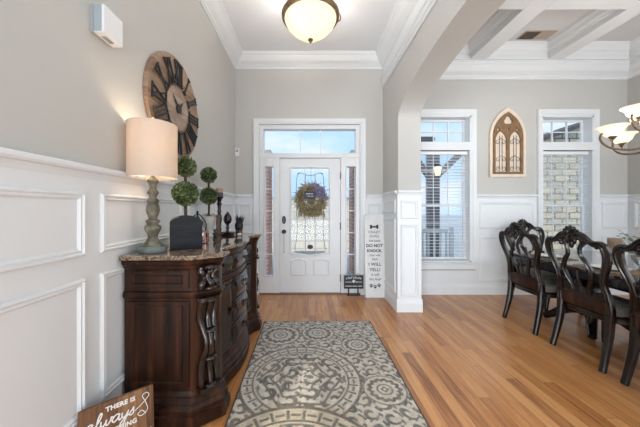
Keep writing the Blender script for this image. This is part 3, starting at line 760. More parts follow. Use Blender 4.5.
# stone house outside window 2
t = thing('stone_house', 'tan stone gable wall of a neighbouring house filling the window right of the arched plaque', 'house', (7.6, 9.0, -.3))
G().prism([(-.25, 0), (7, 0), (7, 4.87), (3.0, 4.87), (-.25, 3.70)], 0, 2, 'Y').build('wall_masonry', 'stone', t)
G().prism([(-.7, 3.54), (3.0, 4.87), (3.0, 5.0), (-.7, 3.67)], -.3, 2.2, 'Y').build('roof', 'roof', t)
G().box(1.7, 2.5, -.03, .0, 1.3, 2.4).build('window_frame', 'white', t)
# cream stone house behind the front door
t = thing('stone_garden_wall', 'low cream stone garden wall seen through the lower glass of the front door', 'garden wall', (0, 9.0, -.3))
G().box(-3.2, 3.0, 0, .4, 0, 1.92).build('wall_masonry', 'beigestone', t)
G().box(-3.25, 3.05, -.05, .45, 1.92, 2.0).build('coping', 'concrete', t, bevel=.01)

# ------------------------------------------------------------------ rug
def make_rug():
    w, h = 1.21, 1.95
    nx, ny = 300, 480
    u = np.linspace(0, w, nx); v = np.linspace(0, h, ny)
    U, V = np.meshgrid(u, v)          # V=0 near, h far
    dark = np.zeros_like(U); tone = np.full_like(U, 0.5)
    def scrolls(U, V, cell, seed, arm=1.0):
        rs = np.random.RandomState(seed)
        out = np.zeros_like(U)
        iu = np.floor(U / cell).astype(int); row_off = (iu % 2) * .5
        iv = np.floor(V / cell + row_off).astype(int)
        cu = (iu + .5) * cell; cv = (iv + .5 - row_off) * cell
        du, dv = U - cu, V - cv
        sgn = np.where((iu + iv) % 2 == 0, 1.0, -1.0)
        r = np.hypot(du, dv); th = np.arctan2(dv, du * sgn)
        ph = np.cos(th - r / cell * 11.0)
        out = ((ph > .25) & (r < cell * .47) & (r > cell * .06)).astype(float)
        # leaf-like lattice between the curls
        lat = np.sin(2 * np.pi * (U + .25 * cell * np.sin(2 * np.pi * V / cell)) / cell) * np.sin(2 * np.pi * (V + .2 * cell * np.sin(4 * np.pi * U / cell)) / cell)
        out = np.where((r > cell * .47) & (lat > .42), 1.0, out)
        return out
    dark = scrolls(U + .012 * np.sin(V * 21), V + .015 * np.sin(U * 17), .118, 1)
    def medal(cx, cy, R, kind):
        nonlocal dark, tone
        du, dv = U - cx, V - cy
        r = np.hypot(du, dv); th = np.arctan2(dv, du); q = r / R
        ins = q < 1
        if kind == 'big':
            m = np.zeros_like(U)
            m[(q > .955)] = 1
            band = (q > .80) & (q < .93)
            seg = np.abs(np.mod(th * 30 / (2 * np.pi), 1) - .5)
            m[band & (seg > .40)] = 1
            m[band & (np.abs(q - .865) < .018) & (seg < .30)] = 1
            m[(q > .765) & (q < .795)] = 1
            inn = q < .74
            pet = np.cos(th * 6)
            sc = scrolls(U - cx + 5.25, V - cy + 5.25, .15, 3)
            lf = np.abs(np.mod(q * 6 + .6 * np.abs(np.sin(3 * th)), 1) - .5) > .38
            m[inn] = np.where(lf[inn], 1, sc[inn] * (q[inn] > .1))
        else:
            m = np.zeros_like(U)
            m[q > .93] = 1
            fl = .70 + .12 * np.abs(np.cos(th * 7))
            m[(q < fl) & (q > fl - .20)] = 1
            m[(q > .50) & (q < .60) & (np.abs(np.sin(th * 7)) < .35)] = 0
            m[(q < .38) & (q > .30)] = 1
            di = (np.abs(du) + np.abs(dv)) / R
            m[(di < .2) & (di > .10)] = 1
        dark = np.where(ins, m, dark)
        return ins
    # u = X + .60 shift, v = Y - 1.12
    tone[:] = .50 
    medal(.44, .93, .46, 'big')
    medal(.42, .10, .55, 'big')
    medal(1.04, .80, .155, 'small')
    medal(.96, 1.42, .15, 'small')
    medal(.22, 1.62, .20, 'small')
    medal(.60, 1.66, .17, 'small')
    medal(1.12, .22, .17, 'small')
    golden = np.exp(-(((U - .42) ** 2 + (V - .10) ** 2) / .42 ** 2)); 
    gold = np.clip((.60 - np.hypot(U - .42, V - .10)) * 30, 0, 1)
    rs = np.random.RandomState(5); n = rs.rand(ny, nx)
    wear = rs.rand(ny // 8 + 2, nx // 8 + 2); wear = np.kron(wear, np.ones((8, 8)))[:ny, :nx]
    blue = np.clip((V - 1.05) / .8, 0, 1)[..., None]
    light = np.array([.58, .52, .43]) * (1 - blue * .35) + np.array([.38, .39, .41]) * blue * .35
    light = light * (1 - gold[..., None] * .6) + np.array([.50, .40, .255]) * gold[..., None] * .6
    dk = np.array([.125, .112, .10])[None, None] * np.ones_like(light)
    # blur the mask a little
    d = dark.copy()
    for _ in range(1):
        d = (d + np.roll(d, 1, 0) + np.roll(d, -1, 0) + np.roll(d, 1, 1) + np.roll(d, -1, 1)) / 5
    d = np.clip(d * (.70 + .30 * wear), 0, 1)[..., None]
    C = light * (1 - d) + dk * d
    C = C * (.80 + .40 * n[..., None]) * (.88 + .24 * wear[..., None])
    e = (U < .012) | (U > w - .012) | (V < .012) | (V > h - .012)
    C[e] = (.07, .065, .06)
    z = .011 - .0025 * dark
    verts = np.stack([U - w / 2, V, z], -1).reshape(-1, 3)
    idx = np.arange(nx * ny).reshape(ny, nx)
    quads = np.stack([idx[:-1, :-1], idx[:-1, 1:], idx[1:, 1:], idx[1:, :-1]], -1).reshape(-1, 4)
    vl = verts.tolist(); fl = quads.tolist()
    b = len(vl)
    # rim down to the floor
    ring = list(idx[0, :]) + list(idx[1:, -1]) + list(idx[-1, -2::-1]) + list(idx[-2:0:-1, 0])
    for i in ring: vl.append([vl[i][0], vl[i][1], 0.0])
    for k in range(len(ring)):
        k2 = (k + 1) % len(ring); fl.append([int(ring[k]), b + k, b + k2, int(ring[k2])])
    me = bpy.data.meshes.new('area_rug'); me.from_pydata(vl, [], fl)
    ca = me.color_attributes.new('pattern', 'FLOAT_COLOR', 'POINT')
    cc = np.ones((len(vl), 4), dtype=np.float32); cc[:b, :3] = C.reshape(-1, 3); cc[b:, :3] = (.07, .065, .06)
    ca.data.foreach_set('color', cc.ravel())
    m, n_, l, bs = newmat('patterned_rug_pile')
    at = n_.new('ShaderNodeAttribute'); at.attribute_name = 'pattern'
    l.new(at.outputs['Color'], bs.inputs['Base Color']); bs.inputs['Roughness'].default_value = .95
    bs.inputs['Sheen Weight'].default_value = .1; bs.inputs['Specular IOR Level'].default_value = .15
    o = link('area_rug', me, m)
    for p in me.polygons: p.use_smooth = True
    o.location = (.11, 1.08, .0005); o.rotation_euler = (0, 0, math.radians(.45))
    return tag(o, 'grey and beige damask medallion rug on the oak foyer floor', 'rug')
make_rug()

# ------------------------------------------------------------------ sideboard
SX, SY = XL + .025, 1.572
LN = 1.41
sb = thing('sideboard', 'dark carved mahogany sideboard with brown marble top against the left wall', 'sideboard', (SX, SY, 0))
def xf(y):
    """front line of the serpentine body"""
    y = min(y, LN - y)
    pts = [(0, .40), (.10, .53), (.15, .53), (.19, .49), (.26, .452), (.33, .445), (.40, .462), (.47, .482), (.53, .498), (.60, .508), (.705, .512), (.72, .512)]
    for (a, b), (c, d) in zip(pts[:-1], pts[1:]):
        if y <= c: return b + (d - b) * (y - a) / (c - a)
    return .512
ysmp = [0, .10, .15, .19] + [.19 + (LN - .38) * k / 36 for k in range(1, 36)] + [LN - .19, LN - .15, LN - .10, LN]
front = [(xf(y), y) for y in ysmp]
outl = [(0.0, 0.0)] + front + [(0.0, LN)]
def offs(o, d):
    n = len(o); R = []
    for i, p in enumerate(o):
        a = Vector(o[i - 1]); b = Vector(p); c = Vector(o[(i + 1) % n])
        t1 = (b - a).normalized(); t2 = (c - b).normalized()
        n1 = Vector((t1.y, -t1.x)); n2 = Vector((t2.y, -t2.x))
        nn = n1 + n2
        nn = nn / max(.5, (1 + n1.dot(n2)))
        q = b + nn * d
        if i in (0, n - 1): q.x = 0.0
        R.append((q.x, q.y))
    return R
def layer(g, seq): g.rings([[(x, y, z) for x, y in offs(outl, d)] for z, d in seq])
g = G(); layer(g, [(.0, .02), (.012, .045), (.045, .050), (.085, .045), (.09, .034), (.115, .036), (.135, .022), (.14, .028), (.155, .026), (.175, .010), (.185, .012), (.20, .002), (.21, .0)])
g.build('plinth', 'mahog', sb, smooth=True, sharp=.5)
g = G(); layer(g, [(.205, 0), (.765, 0)]); g.build('carcass', 'mahog', sb)
g = G(); layer(g, [(.76, .0), (.768, .012), (.785, .018), (.80, .012), (.806, .002), (.82, 0), (.93, .0), (.945, .010), (.955, .012), (.965, .022), (.985, .030), (.992, .026)])
g.build('frieze', 'mahog', sb, smooth=True, sharp=.4)
g = G(); layer(g, [(.992, .028), (.994, .042), (1.001, .048), (1.008, .044), (1.014, .046), (1.021, .040), (1.022, .030)])
g.build('marble_top', 'marble', sb, smooth=True, sharp=.5)
# raised frame of the near and far side
for yy, sg in ((0, -1), (LN, 1)):
    for z0, z1 in ((.24, .745), (.825, .925)):
        g = G(); R = []
        for s, d in ((.0, 0), (.0, .010), (.035, .010), (.042, .004), (.05, .004)):
            R.append([(x, yy + sg * d, z) for x, z in ((.02 + s, z0 + s * .7), (.385 - s, z0 + s * .7), (.385 - s, z1 - s * .7), (.02 + s, z1 - s * .7))])
        g.rings(R, True, True).build('side_panel', 'mahog', sb)
def shell(y0, y1, z0, z1, prof, n=14):
    """curved front following the serpentine; prof = [(t along z 0..1, out)]"""
    g = G(); R = []
    Y = [y0 + (y1 - y0) * k / n for k in range(n + 1)]
    for y in Y:
        e = min(1, min(y - y0, y1 - y) / .012 + .25)
        R.append([(xf(y) - .02, y, z0)] + [(xf(y) + o * e, y, z0 + (z1 - z0) * t) for t, o in prof] + [(xf(y) - .02, y, z1)])
    return g.rings(R)
def handle(y, z, parent, o=.03):
    x = xf(y) + o
    g = G()
    g.ell((x, y, z), (.006, .016, .016)); 
    g.tube([(x, y, z + .006), (x + .018, y, z + .004), (x + .024, y, z - .012), (x + .016, y, z - .04), (x + .010, y, z - .05)], [.005, .006, .008, .010, .004], 7, 3)
    g.build('pull', 'iron', parent, smooth=True)
DP = [(0, .012), (.06, .020), (.14, .016), (.22, .022), (.5, .034), (.78, .022), (.86, .016), (.94, .020), (1, .012)]
for z0, z1 in ((.225, .395), (.405, .575), (.585, .75)):
    d = shell(.505, .905, z0, z1, DP).build('drawer', 'mahogdark', sb, smooth=True, sharp=.6)
    handle(.705, (z0 + z1) / 2 + .02, d, .038)
for y0, y1 in ((.205, .495), (.505, .905), (.915, 1.205)):
    d = shell(y0, y1, .815, .935, [(0, .008), (.1, .016), (.25, .014), (.55, .030), (.85, .022), (.95, .014), (1, .008)]).build('drawer', 'mahogdark', sb, smooth=True, sharp=.6)
    handle((y0 + y1) / 2, .885, d, .032)
for y0, y1, hy in ((.205, .495, .475), (.915, 1.205, .935)):
    d = shell(y0, y1, .225, .75, [(0, .010), (.02, .018), (.05, .014), (.07, .004), (.12, .004), (.14, .012), (.86, .012), (.88, .004), (.93, .004), (.95, .014), (.98, .018), (1, .010)]).build('door', 'mahogdark', sb, smooth=True, sharp=.5)
    handle(hy, .52, d, .022)
# carved corner posts on the canted corners
def corner_post(yc, sg):
    c = Vector((.47, yc)); nv = Vector((.78 * 1.0, -sg * .62)).normalized(); tv = Vector((-nv.y, nv.x))
    g = G()
    def P(a, d, z): q = c + tv * a + nv * d; return (q.x, q.y, z)
    for lo, hi in ((.22, .755), (.815, .945)):
        H = hi - lo
        for a in (-.048, 0, .048):
            pts = []; rad = []
            for k in range(17):
                t = k / 16
                bulge = (.030 * math.sin(PI * min(1, t * 1.15)) ** 1 + .020 * math.cos(2 * PI * t * (2 if H > .3 else 1)))
                wob = .008 * math.sin(2 * PI * t * 1.5) * (1 if a >= 0 else -1)
                pts.append(P(a * (1.0 - .25 * math.sin(PI * t)) + wob, .004 + bulge * (1.15 if a == 0 else .8), lo + H * t))
                rad.append(.024 - .008 * abs(math.cos(PI * t * 2)))
            g.tube(pts, rad, 8)
        for t in (.02, .33, .64, .98):
            if H < .3 and t in (.33, .64): continue
            g.ell(P(0, .030, lo + H * t), (.040, .040, .018))
    # capping blocks
    for z0, z1, e in ((.205, .235, .062), (.745, .765, .058)):
        R = [[P(-.07, 0, z), P(-.07, e * .7, z), P(-.05, e, z), (P(.05, e, z)), P(.07, e * .7, z), P(.07, 0, z)] for z in (z0, z1)]
        g.rings(R)
    g.build('corner_post', 'mahogdark', sb, smooth=True, sharp=.9)
corner_post(.055, 1); corner_post(LN - .055, -1)

TOP = 1.0225
# ------------------------------------------------------------------ table lamp
lm = thing('table_lamp', 'turned weathered wood table lamp with a lit linen drum shade on the sideboard', 'lamp', (-.975, 1.655, TOP))
G().lathe([(.074, 0), (.078, .006), (.078, .034), (.074, .040), (.05, .042)], seg=32).build('lamp_base', 'lampfoot', lm, smooth=True, sharp=.6)
prof = [(.058, .038), (.060, .046), (.046, .055), (.034, .075), (.027, .095), (.032, .115), (.043, .135), (.049, .150), (.046, .165), (.032, .172), (.034, .180), (.042, .188), (.040, .200), (.024, .206),
        (.026, .22), (.036, .245), (.040, .265), (.036, .290), (.028, .305), (.034, .312), (.036, .322), (.026, .332), (.020, .345), (.026, .36), (.034, .368), (.030, .378), (.022, .392), (.020, .41), (.026, .43), (.034, .44), (.030, .452), (.020, .46), (.012, .470)]
G().lathe([(r * .98, z) for r, z in prof], seg=28).build('lamp_column', 'lampbase', lm, smooth=True, sharp=.5)
G().lathe([(.010, .46), (.010, .56), (.016, .56), (.016, .60)], seg=12).build('socket', 'brass', lm, smooth=True)
bl = G().ell((0, 0, .645), (.032, .032, .045), u=16, v=12).build('bulb', 'bulb', lm, smooth=True)
g = G(); R = []
for r, z in ((.137, .462), (.139, .462), (.1385, .795), (.1365, .795)):
    R.append([(r * math.cos(2 * PI * k / 48), r * math.sin(2 * PI * k / 48), z) for k in range(48)])
g.rings(R + [R[0]], True, False).build('lamp_shade', 'linen', lm, smooth=True, sharp=.6)
g = G().lathe([(.005, .46), (.005, .83), (.012, .835), (.002, .85)], seg=8)
for k in range(3):
    a = k * 2 * PI / 3
    g.tube([(0, 0, .78), (.137 * math.cos(a), .137 * math.sin(a), .785)], .002, 5)
g.build('harp', 'brass', lm)
ld = bpy.data.lights.new('lamp_glow', 'POINT'); ld.energy = 6; ld.color = (1, .80, .58); ld.shadow_soft_size = .045
lo = bpy.data.objects.new('lamp_glow', ld); COL.objects.link(lo); lo.parent = lm; lo.location = (0, 0, .66)

# ------------------------------------------------------------------ topiaries
def ball(g, c, R, n, ls):
    for i in range(n):
        z = 1 - 2 * (i + .5) / n; a = i * 2.39996
        r = math.sqrt(1 - z * z); d = Vector((r * math.cos(a), r * math.sin(a), z))
        d = (d + Vector((random.uniform(-.12, .12), random.uniform(-.12, .12), random.uniform(-.12, .12)))).normalized()
        rr = R * random.uniform(.84, 1.0)
        t = (d + Vector((random.uniform(-1, 1), random.uniform(-1, 1), random.uniform(-1, 1))) * .9).normalized()
        g.leaf(Vector(c) + d * rr - t * ls * .4, t, d, ls * random.uniform(.7, 1.2), ls * .62)
def topiary(root, balls, trunk_z0, trunk_z1, tr):
    g = G(); P = []
    for k in range(9): P.append((random.uniform(-.002, .002), random.uniform(-.002, .002), trunk_z0 + (trunk_z1 - trunk_z0) * k / 8))
    g.tube(P, tr, 7).build('trunk', 'bark', root, smooth=True)
    for z, R, n in balls:
        g = G(); ball(g, (0, 0, z), R, n, .019)
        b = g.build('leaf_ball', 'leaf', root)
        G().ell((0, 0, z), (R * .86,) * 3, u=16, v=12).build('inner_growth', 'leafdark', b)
t = thing('topiary', 'taller double-ball boxwood topiary in the charcoal arched box planter', 'topiary', (-.852, 1.83, TOP), math.radians(27), group='topiaries on the sideboard')
topiary(t, [(.375, .085, 900), (.562, .070, 650)], .12, .60, .010)
hw, hh = .101, .180
out = [(-hw, 0), (hw, 0), (hw, hh)] + [(hw * math.cos(PI * k / 14) * 1.0, hh + .045 * math.sin(PI * k / 14)) for k in range(1, 14)] + [(-hw, hh)]
bx = thing('planter', None, None); 
bpy.data.objects.remove(bx)
pl = G().prism(out, -.072, -.058, 'Y').prism(out, .058, .072, 'Y').box(-hw, -hw + .012, -.058, .058, 0, hh).box(hw - .012, hw, -.058, .058, 0, hh).box(-hw, hw, -.058, .058, 0, .015).build('planter', 'box', t, bevel=.002)
g = G(); g.bar([(x * 1.0, -.0735, z) for x, z in [(-hw + .002, .002), (-hw + .002, hh)] + [(hw * .985 * math.cos(PI * k / 14), hh - .002 + .045 * math.sin(PI * k / 14)) for k in range(13, 8, -1)]], .004, .003, (0, 1, 0))
g.build('edge_highlight', 'boxrim', pl)  # pale strip painted as the highlight on the left edge
g = G()
for i in range(220):
    a = random.uniform(0, 2 * PI); r = random.uniform(0, 1) ** .5
    p = Vector((r * .085 * math.cos(a), r * .050 * math.sin(a), .165 + random.uniform(0, .05) * (1 - r * .5)))
    g.leaf(p, (math.cos(a), math.sin(a), random.uniform(.2, 1)), (0, 0, 1), .02, .012)
g.build('moss', 'leaf', t)
t = thing('topiary', 'shorter double-ball topiary in a whitewashed footed urn', 'topiary', (-.965, 2.55, TOP), group='topiaries on the sideboard')
topiary(t, [(.395, .083, 800), (.595, .076, 700)], .15, .62, .010)
G().lathe([(.045, 0), (.048, .012), (.030, .03), (.026, .06), (.040, .085), (.055, .11), (.058, .17), (.064, .18), (.066, .20), (.054, .20), (.05, .17)], seg=24).build('urn', 'urn', t, smooth=True, sharp=.7)
g = G()
for i in range(90):
    a = random.uniform(0, 2 * PI); r = random.uniform(0, 1) ** .5
    g.leaf((r * .055 * math.cos(a), r * .055 * math.sin(a), .185 + random.uniform(0, .03)), (math.cos(a), math.sin(a), random.uniform(.2, 1)), (0, 0, 1), .02, .012)
g.build('moss', 'leaf', t)

# ------------------------------------------------------------------ small decor on the sideboard
t = thing('candle_jar', 'amber-red glass candle jar on the marble beside the box planter', 'candle jar', (-.838, 2.09, TOP))
G().lathe([(.036, 0), (.045, .005), (.047, .05), (.047, .095), (.044, .095), (.043, .012)], seg=24).build('jar', 'jarglass', t, smooth=True)
G().lathe([(.040, .013), (.040, .06), (.036, .06)], seg=20).build('wax', plain('red_wax', (.30, .045, .025), .4, noise=.3, nscale=30), t, smooth=True, sharp=.6)
G().lathe([(.048, .082), (.0485, .094), (.046, .096)], seg=24).build('rim', 'brass', t)
t = thing('scroll_sculpture', 'black scrolled wire ornament behind the box planter', 'ornament', (-.955, 2.27, TOP))
g = G()
for s in (-1, 1):
    g.tube([(0, 0, .0), (s * .05, 0, .05), (s * .075, 0, .13), (s * .04, 0, .20), (0, 0, .225), (s * .02, 0, .18), (s * .045, 0, .15), (s * .03, 0, .12)], .005, 6, 5)
g.tube([(0, 0, 0), (0, 0, .24)], .005, 6)
g.ell((0, 0, .24), (.010, .010, .014))
g.build('scroll', 'iron', t, smooth=True)
G().lathe([(.05, 0), (.05, .008), (.02, .014)], seg=16).build('foot', 'iron', t, smooth=True, sharp=.6)
# tray
tr = thing('tray', 'long dark tray with scrolled ends holding the finials near the far end of the marble', 'tray', (-.885, 2.74, TOP), math.radians(-8))
g = G(); R = []
for s, z in ((0, .004), (.0, .012), (-.02, .022), (-.026, .022), (-.006, .008), (-.0, .0)):
    a, b = .095 - s, .15 - s
    R.append([(a * math.cos(2 * PI * k / 28), b * math.sin(2 * PI * k / 28), z) for k in range(28)])
g.rings(R, True, True).build('tray_body', 'bronze', tr, smooth=True)
t = thing('candlestick', 'tall turned black candlestick with a fat navy and tan candle', 'candlestick', (-.90, 2.66, TOP + .009))
G().lathe([(.045, 0), (.047, .01), (.03, .025), (.018, .04), (.024, .06), (.016, .075), (.020, .12), (.026, .16), (.022, .20), (.014, .215), (.022, .235), (.016, .25), (.018, .29), (.026, .315), (.016, .33), (.024, .355), (.038, .375), (.04, .382)], seg=20).build('stem', 'mahogdark', t, smooth=True, sharp=.8)
G().lathe([(.036, .382), (.036, .425)], seg=20).build('lower_candle', 'candle_navy', t, smooth=True, sharp=.6)
G().lathe([(.036, .425), (.036, .462), (.030, .466)], seg=20).build('upper_candle', 'candle_tan', t, smooth=True, sharp=.6)
t = thing('short_candlestick', 'shorter reddish candlestick beside the tall black candlestick', 'candlestick', (-.875, 2.54, TOP))
G().lathe([(.030, 0), (.032, .008), (.016, .02), (.014, .05), (.020, .07), (.012, .09), (.017, .16), (.012, .18), (.022, .20), (.022, .21)], seg=16).build('stem', 'potbrown', t, smooth=True, sharp=.8)
t = thing('bird_figurine', 'small dark bird figurine in front of the urn', 'figurine', (-.815, 2.30, TOP))
G().ell((0, 0, .045), (.014, .022, .028)).ell((.0, -.012, .082), (.011, .012, .013)).tube([(0, -.022, .082), (0, -.036, .078)], [.005, .001], 5).tube([(0, .01, .04), (0, .04, .012)], [.010, .004], 6).build('bird_body', 'iron', t, smooth=True)
G().lathe([(.020, 0), (.018, .012), (.006, .022)], seg=12).build('perch', 'bronze', t, smooth=True)
t = thing('finial', 'dark spade-shaped finial on a round foot, standing on the tray', 'finial', (-.86, 2.80, TOP + .009), group='finials on the tray')
G().lathe([(.036, 0), (.038, .012), (.020, .022), (.012, .04), (.020, .06), (.013, .08), (.016, .10), (.034, .115), (.044, .145), (.040, .175), (.024, .205), (.010, .225), (.004, .235)], seg=20).build('turned_body', 'mahogdark', t, smooth=True, sharp=.8)
t = thing('pineapple_ornament', 'black pineapple ornament with upright spiky leaves in a brown pot', 'ornament', (-.745, 2.82, TOP))
G().lathe([(.032, 0), (.036, .01), (.036, .045), (.040, .05)], seg=20).build('pot', 'potbrown', t, smooth=True, sharp=.6)
g = G().lathe([(.034, .048), (.043, .07), (.044, .10), (.036, .125), (.02, .135)], seg=16)
g.build('fruit', 'iron', t, smooth=True)
g = G()
for k in range(12):
    a = k * 2.4; r = .010 + .012 * (k % 3)
    g.tube([(r * math.cos(a), r * math.sin(a), .125), (r * 1.4 * math.cos(a), r * 1.4 * math.sin(a), .165), (r * 2.0 * math.cos(a), r * 2.0 * math.sin(a), .19 + .02 * (k % 2))], [.006, .006, .001], 5)
g.build('crown_leaves', 'iron', t)
t = G().ell((0, 0, .014), (.022, .018, .014)).ell((.010, .005, .020), (.012, .012, .010)).build('sea_shell', 'shell', smooth=True, loc=(-.70, 2.66, TOP))
tag(t, 'small white shell on the marble in front of the dark tray', 'shell')

# ------------------------------------------------------------------ wall clock
ck = thing('wall_clock', 'large round plank wood wall clock with black roman numerals above the lamp', 'clock', (XL + .002, 2.19, 2.12))
# local: x out of the wall, y along, z up
def disc(r, x0, x1, seg=64): return [[(x, r * math.cos(2 * PI * k / seg), r * math.sin(2 * PI * k / seg)) for k in range(seg)] for x in (x0, x1)]
G().rings(disc(.411, 0, .030)).build('clock_face', 'clockwood', ck, bevel=.003)
G().rings(disc(.175, .030, .036)).build('centre_disc', 'clockinner', ck, bevel=.001)
NUM = ['XII', 'I', 'II', 'III', 'IIII', 'V', 'VI', 'VII', 'VIII', 'IX', 'X', 'XI']
def numeral(s):
    segs = []; x = 0; w = .030
    for ch in s:
        if ch == 'I': segs += [((x + w * .5, 0), (x + w * .5, 1))]; x += w
        if ch == 'V': segs += [((x, 1), (x + .03, 0)), ((x + .06, 1), (x + .03, 0))]; x += .068
        if ch == 'X': segs += [((x, 0), (x + .058, 1)), ((x + .058, 0), (x, 1))]; x += .068
    return segs, x
for i, s in enumerate(NUM):
    a = 2 * PI * i / 12
    segs, wd = numeral(s)
    g = G()
    # seen from the room (+x looking to -x) y grows to the right
    up = Vector((0, math.sin(a), math.cos(a))); rt = Vector((0, math.cos(a), -math.sin(a)))
    def Q(px, t): return rt * (px - wd / 2) + up * (.195 + t * .175) + Vector((.043, 0, 0))
    for p, q in segs:
        g.bar([Q(p[0], p[1]), Q(q[0], q[1])], .011, .014, (1, 0, 0))
    for t in (0, 1): g.bar([Q(-.006, t), Q(wd + .004, t)], .007, .014, (1, 0, 0))
    g.build('numeral', 'black', ck)
for ang, L, w_ in ((-.9, .13, .016), (.75, .10, .018)):
    d = Vector((0, math.sin(ang), math.cos(ang)))
    G().bar([d * -.05 + Vector((.046, 0, 0)), d * L * .5 + Vector((.046, 0, 0)), d * L + Vector((.046, 0, 0))], [w_, w_ * 1.4, .004], .004, (1, 0, 0)).build('clock_hand', 'black', ck)
G().rings(disc(.036, .036, .052, 24)).build('hub', 'iron', ck, bevel=.004)

# chime box
t = thing('door_chime', 'white box with a small grey grille mounted high on the left wall', 'chime box', (XL + .001, 1.42, 2.20))
G().box(0, .018, -.068, .068, 0, .14).build('back_plate', 'greyplastic', t)
G().box(.018, .062, -.068, .068, 0, .14).build('housing', 'chimegrey', t, bevel=.003)
G().box(.060, .074, -.068, .068, -.002, .14).box(.018, .062, -.068, .068, -.003, .0015).build('cover', 'plastic', t, bevel=.003)
g = G()
for k in range(7): g.box(.030, .056, -.030 + k * .009, -.026 + k * .009, -.0055, -.0025)
g.build('grille', 'greyplastic', t)
t = thing('wall_sensor', 'small white sensor box on the back wall left of the door', 'sensor', (-1.083, YB - .001, 2.09))
G().box(-.032, .032, -.028, 0, 0, .115).build('housing', 'plastic', t, bevel=.006)
G().box(-.018, .018, -.031, -.027, .06, .095).build('lens', 'greyplastic', t)
t = thing('wall_outlet', 'white electrical outlet low on the wall between the dining windows', 'outlet', (2.885, YB - .011, .345))
G().box(-.036, .036, -.007, 0, 0, .115).build('cover_plate', 'plastic', t, bevel=.003)
for z in (.035, .082): G().box(-.016, .016, -.009, -.005, z - .016, z + .016).box(-.008, -.005, -.0098, -.009, z - .005, z + .008).build('socket', 'greyplastic' if False else 'plastic', t)
t = thing('ceiling_vent', 'brown and tan air vent set in the coffered dining ceiling', 'vent', (3.09, 3.60, ZD - .001))
G().box(-.21, .21, -.085, .085, -.010, 0).build('frame', 'venttan', t, bevel=.002)
g = G()
for k in range(9): g.box(-.19, .0, -.072 + k * .017, -.064 + k * .017, -.016, -.010)
g.build('louvres', 'ventbrown', t)
G().box(-.195, -.002, -.075, .075, -.0115, -.010).build('dark_half', 'ventbrown', t)
# ------------------------------------------------------------------ signs
def lettering(parent, rows, mat, off):
    """rows: (text, x, z, size, shear, space); board local XZ facing -Y"""
    for r in rows:
        txt, x, z, s = r[:4]; sh = r[4] if len(r) > 4 else 0; bo = r[5] if len(r) > 5 else 0; sp = r[6] if len(r) > 6 else 1
        me = text_mesh('lettering', txt, s, .0008, sh, 'CENTER', bo, sp)
        link('lettering', me, mat, parent, loc=(x, off, z), rot=RX)
# dog sign leaning on the back wall
t = thing('dog_sign', 'tall white framed dog warning sign with black lettering leaning in the corner by the arch', 'sign', (.968, 3.870, 0))
t.rotation_euler = (math.radians(-4.2), 0, math.radians(0))
H_, Wd_ = 1.215, .145
bd = G().box(-Wd_ + .012, Wd_ - .012, -.006, .006, .012, H_ - .012).build('board', 'signwhite', t)
g = G()
g.box(-Wd_, -Wd_ + .022, -.014, .012, 0, H_).box(Wd_ - .022, Wd_, -.014, .012, 0, H_).box(-Wd_ + .022, Wd_ - .022, -.014, .012, 0, .022).box(-Wd_ + .022, Wd_ - .022, -.014, .012, H_ - .022, H_)
g.box(-Wd_ - .004, Wd_ + .004, -.018, .014, H_ - .085, H_ - .07)
g.build('frame', 'signwhite', t, bevel=.002)
lettering(bd, [('CRAZY', 0, .95, .050, 0, .000, 1.15), ('DOGS', 0, .888, .048, 0, .0, 1.1), ('live here', 0, .823, .048, .25, .0003), ('DO NOT', 0, .750, .060, 0, .002, 1.02), ('KNOCK.', 0, .675, .058, 0, .002),
               ('they will', 0, .612, .046, .2, 0), ('bark', 0, .555, .048, .2, 0), ('I WILL', 0, .478, .062, 0, .001, 1.1), ('YELL!', 0, .400, .064, 0, .001, 1.05), ('it will', 0, .330, .052, .15, .0), ('Get Real!', 0, .262, .048, .15, .0)], 'ink', -.0068)
g = G()
def disc2(g, x, z, rx, rz, a=0, y0=-.0085, y1=-.0055):
    R = []
    for y in (y1, y0):
        R.append([(x + rx * math.cos(q) * math.cos(a) - rz * math.sin(q) * math.sin(a), y, z + rx * math.cos(q) * math.sin(a) + rz * math.sin(q) * math.cos(a)) for q in [2 * PI * k / 14 for k in range(14)]])
    g.rings(R)
for sx in (-1, 1):
    for sz in (-1, 1): disc2(g, sx * .048, 1.030 + sz * .014, .017, .017)
g.box(-.045, .045, -.0085, -.0055, 1.018, 1.042)
g.build('bone', 'ink', bd)
for px, pz in ((-.058, .160), (.0, .145), (.058, .165)):
    g = G(); disc2(g, px, pz, .017, .015)
    for k in range(4):
        a = PI * (.18 + .213 * k); disc2(g, px + .026 * math.cos(a), pz + .004 + .026 * math.sin(a), .0065, .009, a - PI / 2)
    g.build('paw_print', 'ink', bd)
# little black sign on stakes
t = thing('stake_sign', 'small black sign with white lettering on two short stakes, standing right of the front door', 'sign', (.665, 3.945, 0))
bd = G().box(-.145, .145, -.006, .006, .105, .305).build('board', 'black', t, bevel=.004)
for x in (-.075, .065): G().box(x - .010, x + .010, .006, .014, 0, .28).build('stake', 'black', t)
G().box(-.10, .10, .0, .05, 0, .012).build('foot', 'black', t, bevel=.003)
g = G()
for k in range(9):      # worn, unreadable letters: top row in a shallow arc, two short words in the middle
    x = -.104 + k * .026; z = .262 + .010 * math.cos(x * 14)
    g.box(x - .009, x - .004, -.0072, -.0055, z - .014, z + .014)
    g.box(x - .004, x + .008, -.0072, -.0055, *((z + .009, z + .014) if k % 2 else (z - .014, z - .009)))
    if k % 3: g.box(x + .004, x + .008, -.0072, -.0055, z - .014, z + .009)
for c in (-.078, .078):
    for k in range(5):
        x = c - .036 + k * .018
        g.box(x - .005, x - .001, -.0072, -.0055, .196, .216); g.box(x - .001, x + .006, -.0072, -.0055, *((.211, .216) if k % 2 else (.196, .201)))
g.build('lettering', 'chalkwhite', bd)
